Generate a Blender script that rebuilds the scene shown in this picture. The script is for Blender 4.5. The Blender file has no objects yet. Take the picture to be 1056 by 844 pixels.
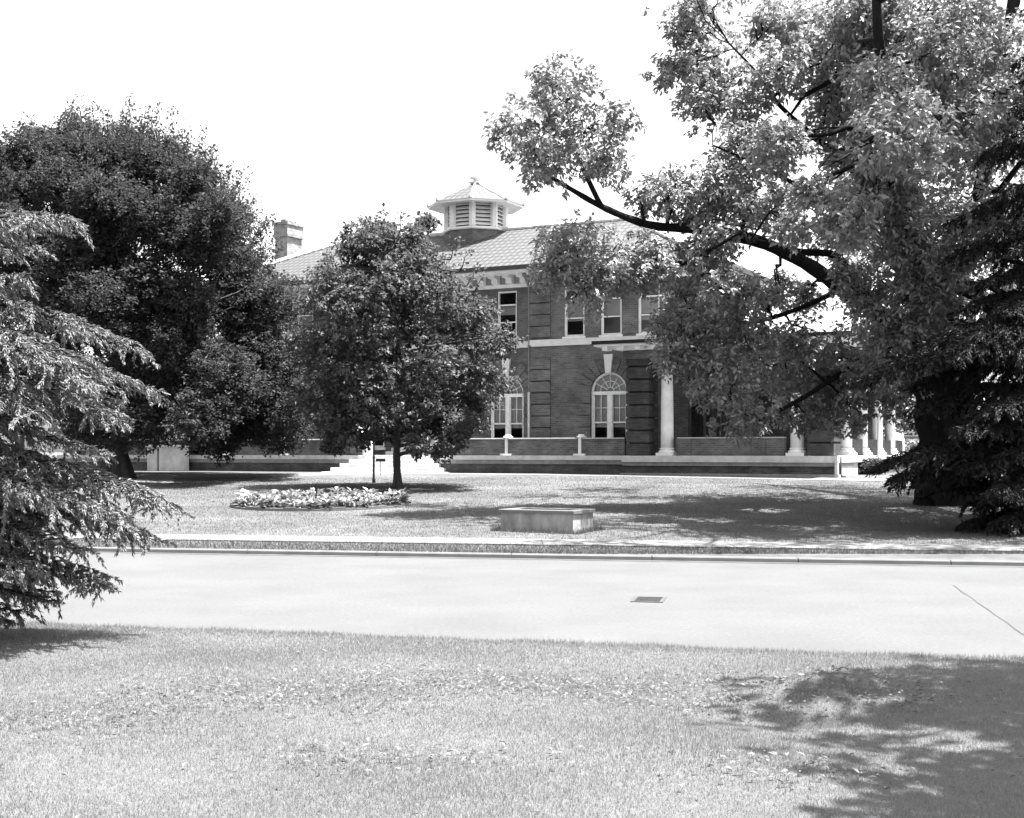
import bpy, math, random
import numpy as np
from mathutils import Vector, Matrix

rng = np.random.default_rng(11)
random.seed(5)
R = math.radians
scene = bpy.context.scene
COL = scene.collection
F, HX, HY, EYE = 1400.0, 528.0, 466.0, 1.55      # focal length in photo pixels, horizon, eye height


def W(x, y, d):
    """world point seen at photo pixel (x, y) at distance d"""
    return Vector(((x - HX) / F * d, d, EYE + (HY - y) / F * d))


# ------------------------------------------------------------------ materials
def new_mat(name):
    m = bpy.data.materials.new(name)
    m.use_nodes = True
    nt = m.node_tree
    nt.nodes.clear()
    return m, nt, nt.nodes.new('ShaderNodeOutputMaterial')


def nd(nt, typ, **kw):
    n = nt.nodes.new(typ)
    for k, v in kw.items():
        if hasattr(n, k):
            setattr(n, k, v)
        else:
            n.inputs[k].default_value = v
    return n


def g(v):
    return (v, v, v, 1)


def grey(name, v, rough=0.8, var=0.25, scale=6.0, bump=0.0, bscale=None, spec=0.12, stretch=None, detail=6, var2=0.0, scale2=0.5):
    m, nt, out = new_mat(name)
    L = nt.links.new
    tc = nd(nt, 'ShaderNodeTexCoord')
    mp = nd(nt, 'ShaderNodeMapping')
    if stretch:
        mp.inputs['Scale'].default_value = stretch
    L(tc.outputs['Object'], mp.inputs['Vector'])
    no = nd(nt, 'ShaderNodeTexNoise', Scale=scale, Detail=detail, Roughness=0.6)
    L(mp.outputs[0], no.inputs['Vector'])
    mr = nd(nt, 'ShaderNodeMapRange')
    mr.inputs['From Min'].default_value = 0.25
    mr.inputs['From Max'].default_value = 0.75
    mr.inputs['To Min'].default_value = v * (1 - var)
    mr.inputs['To Max'].default_value = v * (1 + var)
    L(no.outputs['Fac'], mr.inputs['Value'])
    val = mr.outputs[0]
    if var2:
        n2 = nd(nt, 'ShaderNodeTexNoise', Scale=scale2, Detail=4.0, Roughness=0.55)
        L(tc.outputs['Object'], n2.inputs['Vector'])
        m2 = nd(nt, 'ShaderNodeMapRange')
        m2.inputs['From Min'].default_value = 0.3
        m2.inputs['From Max'].default_value = 0.7
        m2.inputs['To Min'].default_value = 1 - var2
        m2.inputs['To Max'].default_value = 1 + var2
        L(n2.outputs['Fac'], m2.inputs['Value'])
        mu = nd(nt, 'ShaderNodeMath', operation='MULTIPLY')
        L(val, mu.inputs[0]); L(m2.outputs[0], mu.inputs[1])
        val = mu.outputs[0]
    b = nd(nt, 'ShaderNodeBsdfPrincipled', Roughness=rough)
    b.inputs['Specular IOR Level'].default_value = spec
    L(val, b.inputs['Base Color'])
    if bump:
        nb = nd(nt, 'ShaderNodeTexNoise', Scale=bscale or scale * 3, Detail=5.0)
        L(mp.outputs[0], nb.inputs['Vector'])
        bu = nd(nt, 'ShaderNodeBump', Strength=bump, Distance=0.05)
        L(nb.outputs['Fac'], bu.inputs['Height'])
        L(bu.outputs[0], b.inputs['Normal'])
    L(b.outputs[0], out.inputs[0])
    return m


def brick_mat(name, v, mortar):
    m, nt, out = new_mat(name)
    L = nt.links.new
    tc = nd(nt, 'ShaderNodeTexCoord')
    sp = nd(nt, 'ShaderNodeSeparateXYZ')
    L(tc.outputs['Object'], sp.inputs[0])
    ad = nd(nt, 'ShaderNodeMath', operation='ADD')
    L(sp.outputs[0], ad.inputs[0]); L(sp.outputs[1], ad.inputs[1])
    cb = nd(nt, 'ShaderNodeCombineXYZ')
    L(ad.outputs[0], cb.inputs[0]); L(sp.outputs[2], cb.inputs[1])
    br = nd(nt, 'ShaderNodeTexBrick')
    br.inputs['Scale'].default_value = 1.0
    br.inputs['Brick Width'].default_value = 0.215
    br.inputs['Row Height'].default_value = 0.072
    br.inputs['Mortar Size'].default_value = 0.008
    br.inputs['Color1'].default_value = g(v * 0.75)
    br.inputs['Color2'].default_value = g(v * 1.25)
    br.inputs['Mortar'].default_value = g(mortar)
    L(cb.outputs[0], br.inputs['Vector'])
    no = nd(nt, 'ShaderNodeTexNoise', Scale=1.3, Detail=6.0, Roughness=0.65)
    L(tc.outputs['Object'], no.inputs['Vector'])
    mr = nd(nt, 'ShaderNodeMapRange')
    mr.inputs['From Min'].default_value = 0.3
    mr.inputs['From Max'].default_value = 0.7
    mr.inputs['To Min'].default_value = 0.6
    mr.inputs['To Max'].default_value = 1.4
    L(no.outputs['Fac'], mr.inputs['Value'])
    mx = nd(nt, 'ShaderNodeVectorMath', operation='SCALE')
    L(br.outputs['Color'], mx.inputs[0]); L(mr.outputs[0], mx.inputs['Scale'])
    b = nd(nt, 'ShaderNodeBsdfPrincipled', Roughness=0.9)
    b.inputs['Specular IOR Level'].default_value = 0.2
    L(mx.outputs[0], b.inputs['Base Color'])
    bu = nd(nt, 'ShaderNodeBump', Strength=0.4, Distance=0.01, invert=True)
    L(br.outputs['Fac'], bu.inputs['Height'])
    L(bu.outputs[0], b.inputs['Normal'])
    L(b.outputs[0], out.inputs[0])
    return m


def leaf_mat(name, v, trans=0.45, gloss=0.06, grough=0.45, lo=0.6, hi=1.45):
    """leaf: grey diffuse + translucent + a waxy sheen; 'tone' is a random value per leaf"""
    m, nt, out = new_mat(name)
    L = nt.links.new
    at = nd(nt, 'ShaderNodeAttribute', attribute_name='tone')
    mr = nd(nt, 'ShaderNodeMapRange')
    mr.inputs['To Min'].default_value = v * lo
    mr.inputs['To Max'].default_value = v * hi
    L(at.outputs['Fac'], mr.inputs['Value'])
    d = nd(nt, 'ShaderNodeBsdfDiffuse'); t = nd(nt, 'ShaderNodeBsdfTranslucent')
    gl = nd(nt, 'ShaderNodeBsdfGlossy', Roughness=grough)
    gl.inputs['Color'].default_value = g(0.8)
    L(mr.outputs[0], d.inputs['Color']); L(mr.outputs[0], t.inputs['Color'])
    a = nd(nt, 'ShaderNodeMixShader'); a.inputs[0].default_value = trans
    L(d.outputs[0], a.inputs[1]); L(t.outputs[0], a.inputs[2])
    c = nd(nt, 'ShaderNodeMixShader'); c.inputs[0].default_value = gloss
    L(a.outputs[0], c.inputs[1]); L(gl.outputs[0], c.inputs[2])
    L(c.outputs[0], out.inputs[0])
    return m


def glass_mat(name):
    m, nt, out = new_mat(name)
    L = nt.links.new
    tr = nd(nt, 'ShaderNodeBsdfTransparent')
    tr.inputs['Color'].default_value = g(0.82)
    gl = nd(nt, 'ShaderNodeBsdfGlossy', Roughness=0.04)
    no = nd(nt, 'ShaderNodeTexNoise', Scale=2.0)
    tc = nd(nt, 'ShaderNodeTexCoord')
    L(tc.outputs['Object'], no.inputs['Vector'])
    bu = nd(nt, 'ShaderNodeBump', Strength=0.15, Distance=0.02)
    L(no.outputs['Fac'], bu.inputs['Height']); L(bu.outputs[0], gl.inputs['Normal'])
    fr = nd(nt, 'ShaderNodeFresnel', IOR=1.4)
    mx = nd(nt, 'ShaderNodeMixShader')
    L(fr.outputs[0], mx.inputs[0]); L(tr.outputs[0], mx.inputs[1]); L(gl.outputs[0], mx.inputs[2])
    L(mx.outputs[0], out.inputs[0])
    return m


def tile_mat(name, v):
    """roof of rounded clay tiles: UV u runs along the eave, v up the slope, in metres"""
    m, nt, out = new_mat(name)
    L = nt.links.new
    uv = nd(nt, 'ShaderNodeUVMap')
    sp = nd(nt, 'ShaderNodeSeparateXYZ')
    L(uv.outputs[0], sp.inputs[0])

    def tri(sock, period):
        a = nd(nt, 'ShaderNodeMath', operation='DIVIDE'); L(sock, a.inputs[0]); a.inputs[1].default_value = period
        f = nd(nt, 'ShaderNodeMath', operation='FRACT'); L(a.outputs[0], f.inputs[0])
        return f.outputs[0]
    fu, fv = tri(sp.outputs[0], 0.27), tri(sp.outputs[1], 0.42)

    def lt(sock, val):
        a = nd(nt, 'ShaderNodeMath', operation='LESS_THAN'); L(sock, a.inputs[0]); a.inputs[1].default_value = val
        return a.outputs[0]
    pan, lap = lt(fu, 0.34), lt(fv, 0.24)
    mxx = nd(nt, 'ShaderNodeMath', operation='MAXIMUM'); pw_ = nd(nt, 'ShaderNodeMath', operation='MULTIPLY'); L(pan, pw_.inputs[0]); pw_.inputs[1].default_value = 0.75; L(pw_.outputs[0], mxx.inputs[0])
    half = nd(nt, 'ShaderNodeMath', operation='MULTIPLY'); L(lap, half.inputs[0]); half.inputs[1].default_value = 0.95
    L(half.outputs[0], mxx.inputs[1])
    no = nd(nt, 'ShaderNodeTexNoise', Scale=3.0, Detail=6.0)
    tc = nd(nt, 'ShaderNodeTexCoord'); L(tc.outputs['Object'], no.inputs['Vector'])
    mr = nd(nt, 'ShaderNodeMapRange'); mr.inputs['To Min'].default_value = v * 0.8; mr.inputs['To Max'].default_value = v * 1.2
    L(no.outputs['Fac'], mr.inputs['Value'])
    mix = nd(nt, 'ShaderNodeMix', data_type='FLOAT')
    L(mxx.outputs[0], mix.inputs[0]); L(mr.outputs[0], mix.inputs[2]); mix.inputs[3].default_value = v * 0.3
    b = nd(nt, 'ShaderNodeBsdfPrincipled', Roughness=0.6)
    L(mix.outputs[0], b.inputs['Base Color'])
    bu = nd(nt, 'ShaderNodeBump', Strength=0.6, Distance=0.05, invert=True)
    L(mxx.outputs[0], bu.inputs['Height']); L(bu.outputs[0], b.inputs['Normal'])
    L(b.outputs[0], out.inputs[0])
    return m


M = dict(
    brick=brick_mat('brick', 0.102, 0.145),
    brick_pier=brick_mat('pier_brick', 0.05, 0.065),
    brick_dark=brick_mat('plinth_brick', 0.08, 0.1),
    brick_chimney=brick_mat('chimney_brick', 0.22, 0.28),
    white=grey('white_paint', 0.74, 0.55, 0.16, 3, spec=0.4),
    stone=grey('pale_limestone', 0.5, 0.85, 0.18, 4, bump=0.2, var2=0.1, scale2=1.0),
    coping=grey('coping_stone', 0.36, 0.85, 0.2, 5),
    lawn_blade=leaf_mat('lawn_blade', 0.11, 0.4, 0.02, 0.45, 0.75, 1.25),
    verge_blade=leaf_mat('verge_blade', 0.09, 0.4, 0.02, 0.45, 0.7, 1.3),
    turf_verge=grey('verge_turf', 0.085, 0.95, 0.35, 5.0, bump=0.7, bscale=30, var2=0.25, scale2=0.5),
    greystone=grey('grey_stone', 0.27, 0.9, 0.3, 5, bump=0.3),
    trim=grey('belt_stone', 0.6, 0.8, 0.12, 4),
    tile=tile_mat('roof_tile', 0.072),
    dark=grey('dark_painted_metal', 0.02, 0.5, 0.2, 8),
    guttermetal=grey('shadowed_gutter_metal', 0.06, 0.5, 0.2, 8),  # metal darkened to carry the shadow line below the roof
    greymetal=grey('grey_pipe', 0.22, 0.5, 0.2, 8),
    interior=grey('dim_interior', 0.3, 0.9, 0.2, 2),
    blind=grey('window_blind', 0.48, 0.8, 0.1, 3),
    glass=glass_mat('window_glass'),
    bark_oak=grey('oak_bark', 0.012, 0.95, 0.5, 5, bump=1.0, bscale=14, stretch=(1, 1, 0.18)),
    bark=grey('grey_bark', 0.05, 0.95, 0.4, 7, bump=0.8, bscale=20, stretch=(1, 1, 0.25)),
    bark_spruce=grey('conifer_bark', 0.02, 0.95, 0.4, 8, bump=0.6),
    concrete=grey('weathered_concrete', 0.24, 0.9, 0.4, 7, bump=0.5, bscale=40, var2=0.25, scale2=2.2, stretch=(1, 1, 0.25)),
    road=grey('worn_concrete_road', 0.088, 0.85, 0.14, 22.0, bump=0.3, bscale=90, var2=0.09, scale2=0.7, detail=8),
    walk=grey('walk_concrete', 0.125, 0.85, 0.12, 3.0, bump=0.15, bscale=60, var2=0.08, scale2=0.6),
    kerb=grey('kerb_concrete', 0.105, 0.85, 0.2, 3.0),
    gutter=grey('gutter_shadow_and_joint', 0.07, 0.9, 0.4, 2.0),  # shadow along the kerb put into the colour; also the dark slab joints
    gravel=grey('pale_gravel_path', 0.17, 0.95, 0.2, 8.0, bump=0.4, bscale=60, var2=0.1, scale2=0.6),
    soil=grey('bed_soil', 0.06, 0.95, 0.4, 12, bump=0.6),
    iron=grey('cast_iron', 0.074, 0.6, 0.3, 20),
    iron_dark=grey('cast_iron_slot', 0.045, 0.7, 0.3, 20),
    turf=grey('turf', 0.10, 0.95, 0.25, 9.0, bump=0.5, bscale=55, var2=0.10, scale2=0.45),
    turf_far=grey('lawn_turf', 0.09, 0.95, 0.35, 5.0, bump=0.7, bscale=30, var2=0.3, scale2=0.4),
    grass=leaf_mat('grass_blade', 0.205, 0.45, 0.01, 0.45, 0.85, 1.15),
    weed=leaf_mat('weed_leaf', 0.16, 0.35, 0.02, 0.45, 0.5, 1.2),
    oak=leaf_mat('oak_leaf', 0.235, 0.32, 0.07),
    linden=leaf_mat('linden_leaf', 0.088, 0.4, 0.015, 0.45, 0.7, 1.3),
    elm=leaf_mat('elm_leaf', 0.055, 0.4, 0.008, 0.45, 0.7, 1.3),
    spruce=leaf_mat('hemlock_needle', 0.155, 0.25, 0.02),
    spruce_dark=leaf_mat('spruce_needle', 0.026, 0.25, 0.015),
    far=leaf_mat('far_leaf', 0.17, 0.4, 0.06),
    bedding=leaf_mat('bedding_leaf', 0.18, 0.35, 0.08),
    darkwood=grey('dark_wood', 0.07, 0.6, 0.3, 6),
    slat=grey('weathered_white_slat', 0.42, 0.7, 0.15, 5),
    signwhite=grey('sign_white', 0.75, 0.5, 0.03, 5),
)


# ------------------------------------------------------------------ mesh builder
class MB:
    def __init__(self):
        self.v, self.f, self.uv = [], [], {}

    def quad(self, *p, uv=None):
        n = len(self.v)
        self.v += [tuple(q) for q in p]
        if uv:
            self.uv[len(self.f)] = uv
        self.f.append(tuple(range(n, n + len(p))))
        return self

    def box(self, x0, x1, y0, y1, z0, z1):
        n = len(self.v)
        self.v += [(x0, y0, z0), (x1, y0, z0), (x1, y1, z0), (x0, y1, z0), (x0, y0, z1), (x1, y0, z1), (x1, y1, z1), (x0, y1, z1)]
        for q in ((0, 3, 2, 1), (4, 5, 6, 7), (0, 1, 5, 4), (1, 2, 6, 5), (2, 3, 7, 6), (3, 0, 4, 7)):
            self.f.append(tuple(n + i for i in q))
        return self

    def bbox(self, x0, x1, y0, y1, z0, z1, b=0.02):
        """box with bevelled vertical and top edges"""
        n = len(self.v)
        ring = lambda i, z: [(x0 + i, y0 + b, z), (x0 + b, y0 + i, z), (x1 - b, y0 + i, z), (x1 - i, y0 + b, z),
                             (x1 - i, y1 - b, z), (x1 - b, y1 - i, z), (x0 + b, y1 - i, z), (x0 + i, y1 - b, z)]
        self.loft([ring(0, z0), ring(0, z1 - b), ring(b * 0.9, z1)])
        return self

    def loft(self, rings, cap=True, closed=True):
        n, k = len(self.v), len(rings[0])
        for r in rings:
            self.v += [tuple(p) for p in r]
        for i in range(len(rings) - 1):
            for j in range(k if closed else k - 1):
                a, b = n + i * k + j, n + i * k + (j + 1) % k
                self.f.append((a, b, b + k, a + k))
        if cap:
            self.f.append(tuple(n + j for j in reversed(range(k))))
            self.f.append(tuple(n + (len(rings) - 1) * k + j for j in range(k)))
        return self

    def lathe(self, prof, cx=0, cy=0, seg=20, rot=0.0):
        rings = [[(cx + r * math.cos(rot + 2 * math.pi * j / seg), cy + r * math.sin(rot + 2 * math.pi * j / seg), z) for j in range(seg)] for r, z in prof]
        return self.loft(rings)

    def tube(self, pts, rad, seg=8):
        pts = [Vector(p) for p in pts]
        rings = []
        ref = Vector((0.31, 0.17, 0.93)).normalized()
        for i, p in enumerate(pts):
            t = (pts[min(i + 1, len(pts) - 1)] - pts[max(i - 1, 0)]).normalized()
            rf = ref if abs(t.dot(ref)) < 0.95 else Vector((1, 0, 0))
            a = t.cross(rf).normalized(); b = t.cross(a).normalized()
            r = rad[i] if hasattr(rad, '__len__') else rad
            rings.append([p + (a * math.cos(2 * math.pi * j / seg) + b * math.sin(2 * math.pi * j / seg)) * r for j in range(seg)])
        return self.loft(rings)

    def prism(self, poly, y0, y1):
        """polygon of (x, z) extruded along y"""
        return self.loft([[(x, y0, z) for x, z in poly], [(x, y1, z) for x, z in poly]])

    def build(self, name, mat, parent=None, smooth=False, loc=None, rz=0.0):
        me = bpy.data.meshes.new(name)
        me.from_pydata(self.v, [], self.f)
        if self.uv:
            ul = me.uv_layers.new(name='UVMap')
            for p in me.polygons:
                if p.index in self.uv:
                    for li, c in zip(p.loop_indices, self.uv[p.index]):
                        ul.data[li].uv = c
        me.materials.append(mat)
        if smooth:
            me.polygons.foreach_set('use_smooth', [True] * len(me.polygons))
        me.update()
        o = bpy.data.objects.new(name, me)
        COL.objects.link(o)
        if parent:
            o.parent = parent
        if loc is not None:
            o.location = loc
        o.rotation_euler.z = rz
        return o


def tag(o, label=None, cat=None, group=None, kind=None):
    for k, v in (('label', label), ('category', cat), ('group', group), ('kind', kind)):
        if v:
            o[k] = v
    return o


def empty(name, loc, label, cat, group=None, rz=0.0):
    o = bpy.data.objects.new(name, None)
    COL.objects.link(o)
    o.location = loc
    o.rotation_euler.z = rz
    o.empty_display_size = 0.3
    return tag(o, label, cat, group)


def np_mesh(name, verts, faces, mat, parent=None, tone=None, loc=None, per=None):
    """verts (N,3), faces (M,k) numpy -> object; tone: value per vertex"""
    me = bpy.data.meshes.new(name)
    n, (m, k) = len(verts), faces.shape
    me.vertices.add(n); me.loops.add(m * k); me.polygons.add(m)
    me.vertices.foreach_set('co', np.ascontiguousarray(verts, dtype=np.float32).ravel())
    me.loops.foreach_set('vertex_index', np.ascontiguousarray(faces, dtype=np.int32).ravel())
    me.polygons.foreach_set('loop_start', np.arange(0, m * k, k, dtype=np.int32))
    if tone is not None:
        a = me.attributes.new('tone', 'FLOAT', 'POINT')
        a.data.foreach_set('value', np.ascontiguousarray(tone, dtype=np.float32))
    me.materials.append(mat)
    me.update(calc_edges=True)
    o = bpy.data.objects.new(name, me)
    COL.objects.link(o)
    if parent:
        o.parent = parent
    if loc is not None:
        o.location = loc
    return o


def unit(a):
    return a / np.maximum(np.linalg.norm(a, axis=-1, keepdims=True), 1e-9)


def leaves(pos, d, up, L, Wd, fold=0.25, tone=None):
    """kite shaped leaves folded along the midrib: returns verts, faces, tone"""
    N = len(pos)
    d = unit(d)
    side = unit(np.cross(d, up))
    nrm = np.cross(side, d)
    L = np.broadcast_to(np.asarray(L, float), (N,))[:, None]
    Wd = np.broadcast_to(np.asarray(Wd, float), (N,))[:, None]
    tip = pos + d * L - nrm * L * 0.12
    mid = pos + d * L * 0.48
    l = mid + side * Wd * 0.5 + nrm * Wd * fold
    r = mid - side * Wd * 0.5 + nrm * Wd * fold
    v = np.stack([pos, r, tip, l], 1).reshape(-1, 3)
    b = np.arange(N)[:, None] * 4
    f = np.concatenate([b + np.array([[0, 1, 2]]), b + np.array([[0, 2, 3]])], 0)
    t = rng.random(N) if tone is None else tone
    return v, f, np.repeat(t, 4)


def randdir(n):
    return unit(rng.normal(size=(n, 3)))


# ------------------------------------------------------------------ ground shape
SL = -0.2                                   # the street runs slightly askew: y = y0 + SL * x


def gz(x, y):
    """height of the lawn across the street: it climbs gently to the building"""
    v = y - SL * x
    a = np.clip((v - 23.6) / 24.6, 0, 1)
    h = 0.06 + 0.69 * a
    return h + 0.0 * x


NS = -0.262                                  # the ragged near edge of the road runs a little more askew


def near_z(x, y):
    """near lawn: gentle humps"""
    v = np.clip((10.85 - (y - NS * x)) / 1.2, 0, 1)
    h = 0.035 * np.sin(x * 1.3 + 0.6) * np.sin(y * 1.1 + 1.0) + 0.02 * np.sin(x * 3.1 + y * 1.7)
    h = h + 0.12 * np.exp(-(((x - 1.95) / 0.42) ** 2 + ((y - 8.35) / 0.22) ** 2)) - 0.08 * np.exp(-(((x - 1.7) / 0.5) ** 2 + ((y - 7.75) / 0.2) ** 2))
    return 0.03 + h * v + 0.02 * v
# ------------------------------------------------------------------ ground
def strip(name, y0, y1, zf, mat, x0=-70, x1=70, nx=2, ny=2, dz=0.0, sl=None):
    """sheet between two lines parallel to the street"""
    xs, ys = np.linspace(x0, x1, nx), np.linspace(y0, y1, ny)
    X, T = np.meshgrid(xs, ys)
    Y = T + (SL if sl is None else sl) * X
    Z = zf(X, Y) + dz if callable(zf) else np.full_like(X, zf)
    v = np.stack([X, Y, Z], -1).reshape(-1, 3)
    i = (np.arange(ny - 1)[:, None] * nx + np.arange(nx - 1)[None]).reshape(-1, 1)
    f = i + np.array([[0, 1, nx + 1, nx]])
    o = np_mesh(name, v, f, mat)
    return tag(o, kind='structure')


strip('road', 9.2, 19.72, 0.0, M['road'])
strip('near_lawn', -8, 10.85, near_z, M['turf'], -22, 22, 300, 300, sl=NS)
o = strip('near_ground', -90, 9.3, -0.05, M['turf'], -260, 260); o.name = 'far_ground_behind'
# strip painted as the gutter's shadow, and kerb on the far side of the road
strip('gutter', 19.52, 19.72, 0.004, M['gutter'])
k = MB()
n = 70
for i in range(n):
    xa, xb = -70 + 140 * i / n, -70 + 140 * (i + 1) / n - 0.012
    k.loft([[(xa, 19.72 + SL * xa, -0.02), (xa, 19.73 + SL * xa, 0.05), (xa, 19.75 + SL * xa, 0.065), (xa, 19.88 + SL * xa, 0.065), (xa, 19.88 + SL * xa, -0.02)],
            [(xb, 19.72 + SL * xb, -0.02), (xb, 19.73 + SL * xb, 0.05), (xb, 19.75 + SL * xb, 0.065), (xb, 19.88 + SL * xb, 0.065), (xb, 19.88 + SL * xb, -0.02)]])
tag(k.build('kerb', M['kerb']), kind='structure')
strip('verge', 19.88, 21.8, 0.05, M['turf_verge'])
# sidewalk slabs with open joints, on a slightly lower bed
strip('sidewalk_bed', 21.75, 23.25, 0.054, M['gutter'])
s = MB()
x = -70.0
while x < 70:
    xa, xb = x, x + 1.5
    p = lambda xx, t: (xx, t + SL * xx, 0.066)
    s.quad(p(xa, 21.8), p(xb - 0.012, 21.8), p(xb - 0.012, 23.2), p(xa, 23.2))
    x += 1.5
tag(s.build('sidewalk', M['walk']), kind='structure')
strip('far_lawn', 23.2, 52, gz, M['turf_far'], -70, 70, 120, 40)
strip('far_ground', 51.9, 1500, 0.745, M['turf_far'], -1500, 1500)

# path from the steps sweeping down to the left, gravel on the lawn
def ribbon(name, pts, widths, mat, dz=0.006):
    P = [np.array(p, float) for p in pts]
    # Catmull-Rom through the points
    Q, Wd = [], []
    for i in range(len(P) - 1):
        a, b, c, d = P[max(i - 1, 0)], P[i], P[i + 1], P[min(i + 2, len(P) - 1)]
        for t in np.linspace(0, 1, 12, endpoint=False):
            Q.append(0.5 * (2 * b + (c - a) * t + (2 * a - 5 * b + 4 * c - d) * t * t + (3 * b - a - 3 * c + d) * t ** 3))
            Wd.append(widths[i] * (1 - t) + widths[i + 1] * t)
    Q.append(P[-1]); Wd.append(widths[-1])
    Q = np.array(Q); Wd = np.array(Wd)
    T = unit(np.gradient(Q, axis=0)); Nn = np.stack([-T[:, 1], T[:, 0]], 1)
    cols = []
    wob = 0.06 * np.sin(np.arange(len(Q)) * 1.7) + 0.05 * np.sin(np.arange(len(Q)) * 0.63)
    for k in np.linspace(-0.5, 0.5, 7):
        q = Q + Nn * ((Wd + wob) * k)[:, None]
        cols.append(np.column_stack([q, gz(q[:, 0], q[:, 1]) + dz]))
    v = np.stack(cols, 1).reshape(-1, 3)
    i = (np.arange(len(Q) - 1)[:, None] * 7 + np.arange(6)[None]).reshape(-1, 1)
    f = i + np.array([[0, 1, 8, 7]])
    return tag(np_mesh(name, v, f, mat), kind='structure')


# building frame: X along the facade to the right, Y away from the street
BX, BY, BR = 3.84, 48.0, math.atan2(-0.460, 0.888)


def B(s, t, z=0.0):
    return Vector((BX + 0.888 * s + 0.46 * t, BY - 0.46 * s + 0.888 * t, z))


def Bp(s, t):
    b = B(s, t); return (b.x, b.y)


ribbon('path', [Bp(-9.3, -1.3), Bp(-9.8, -3.0), Bp(-11.6, -5.2), Bp(-14.2, -8.2), (-12.0, 42.4), (-14.5, 39.0), (-19.0, 36.0), (-27, 34.5)], [3.6, 3.0, 2.4, 2.2, 2.2, 2.2, 2.2, 2.2], M['gravel'])
ribbon('walk_to_steps', [Bp(-7.2, -2.6), Bp(-4.0, -1.7), Bp(0, -1.4), Bp(5, -1.4), Bp(9.5, -1.2)], [1.3, 1.1, 1.1, 1.2, 1.6], M['gravel'], 0.010)

# square cast iron drain cover in the road
dr = empty('drain_cover', (0, 0, 0), 'square grey cast iron drain cover set into the pale concrete road', 'drain cover')
c = W(669, 619.5, 14.2); dr.location = (c.x, 14.2, 0); dr.rotation_euler.z = R(-11)
MB().box(-0.17, 0.17, -0.25, 0.25, -0.03, 0.008).build('rim', M['iron'], dr)
gb = MB()
for i in range(6):
    gb.box(-0.13, 0.13, -0.21 + i * 0.075, -0.21 + i * 0.075 + 0.035, 0.0, 0.012)
gb.build('grate', M['iron_dark'], dr)
# expansion joint across the road slab (a sealed crack)
j = MB()
a, b = W(983, 604, 1), W(1056, 655, 1)
pa = (455 / F * 15.72, 15.72); pb = (528 / F * 11.48, 11.48)
q = []
for i in range(13):
    t = i / 12
    x = pa[0] + (pb[0] - pa[0]) * t + 0.006 * math.sin(i * 2.1); y = pa[1] + (pb[1] - pa[1]) * t
    q.append((x, y))
for i in range(12):
    w = 0.006 + 0.003 * math.sin(i * 1.3)
    j.quad((q[i][0] - w, q[i][1], 0.005), (q[i][0] + w, q[i][1], 0.005), (q[i + 1][0] + w, q[i + 1][1], 0.005), (q[i + 1][0] - w, q[i + 1][1], 0.005))
tag(j.build('road_joint', M['iron']), kind='structure')


# ------------------------------------------------------------------ grass
def grass_mesh(name, P, H, Wd, mat, lean=0.5):
    N = len(P)
    a = rng.random(N) * 2 * np.pi
    side = np.stack([np.cos(a), np.sin(a), np.zeros(N)], 1)
    b = rng.random(N) * 2 * np.pi
    ln = np.abs(rng.normal(size=N)) * lean
    d = np.stack([np.cos(b) * ln, np.sin(b) * ln, np.ones(N)], 1)
    d = unit(d)
    h = (H * (0.55 + 0.9 * rng.random(N)))[:, None] if np.isscalar(H) else (H * (0.55 + 0.9 * rng.random(N)))[:, None]
    w = (Wd * (0.6 + 0.8 * rng.random(N)))[:, None]
    v = np.stack([P - side * w / 2, P + side * w / 2, P + d * h], 1).reshape(-1, 3)
    f = np.arange(N * 3).reshape(-1, 3)
    return tag(np_mesh(name, v, f, mat, tone=np.repeat(rng.random(N), 3)), kind='stuff')


# near lawn: dense short blades, longer toward the ragged road edge
N = 1250000
y = 4.2 + 8.2 * rng.random(N) ** 1.25
x = (rng.random(N) * 2 - 1) * (y * 0.40 + 2.2)
vv = y - NS * x
edge = 10.86 + 0.04 * np.sin(x * 2.3) + 0.03 * np.sin(x * 7.1) + 0.12 * rng.random(N)
ok = vv < edge
x, y, vv = x[ok], y[ok], vv[ok]
patch = np.sin(x * 2.1 + np.sin(y * 1.7)) * np.sin(y * 2.9 + x * 0.8)
H = 0.021 + 0.005 * patch + 0.012 * np.clip((vv - 10.5) / 0.4, 0, 1)
P = np.stack([x, y, near_z(x, y) - 0.004], 1)
grass_mesh('near_grass', P, H, 0.0031 * (1 + (y - 5) * 0.09), M['grass'], 0.85)

# broad-leaved weeds in loose patches on the near lawn
cs = [(-0.3, 8.6, 1.3, 0.45), (0.5, 8.9, 1.2, 0.4), (-1.6, 8.2, 1.0, 0.5), (1.9, 8.5, 0.7, 0.4), (1.0, 8.2, 0.9, 0.35), (-2.4, 7.6, .8, .4), (1.3, 6.2, .6, .3), (-0.6, 6.6, .8, .3), (2.3, 8.1, .5, .3)]
pts = []
for (cx, cy, rx, ry) in cs:
    n = int(420 * rx * ry / 0.5)
    pts.append(np.stack([cx + rng.normal(size=n) * rx * 0.55, cy + rng.normal(size=n) * ry * 0.6], 1))
pts.append(np.stack([(rng.random(160) * 2 - 1) * 3.4, 5 + 5.6 * rng.random(160)], 1))
pts = np.concatenate(pts)
pts = pts[(pts[:, 1] - NS * pts[:, 0]) < 10.75]
n = len(pts)
P = np.column_stack([pts, near_z(pts[:, 0], pts[:, 1]) + 0.012 + 0.025 * rng.random(n)])
a = rng.random(n) * 2 * np.pi
d = np.stack([np.cos(a), np.sin(a), 0.1 + 0.5 * rng.random(n)], 1)
v, f, t = leaves(P, d, np.tile([0, 0, 1.0], (n, 1)) + rng.normal(size=(n, 3)) * 0.25, 0.022 + 0.028 * rng.random(n), 0.013 + 0.01 * rng.random(n), 0.2)
tag(np_mesh('weeds', v, f, M['weed'], tone=t), kind='stuff')

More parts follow.
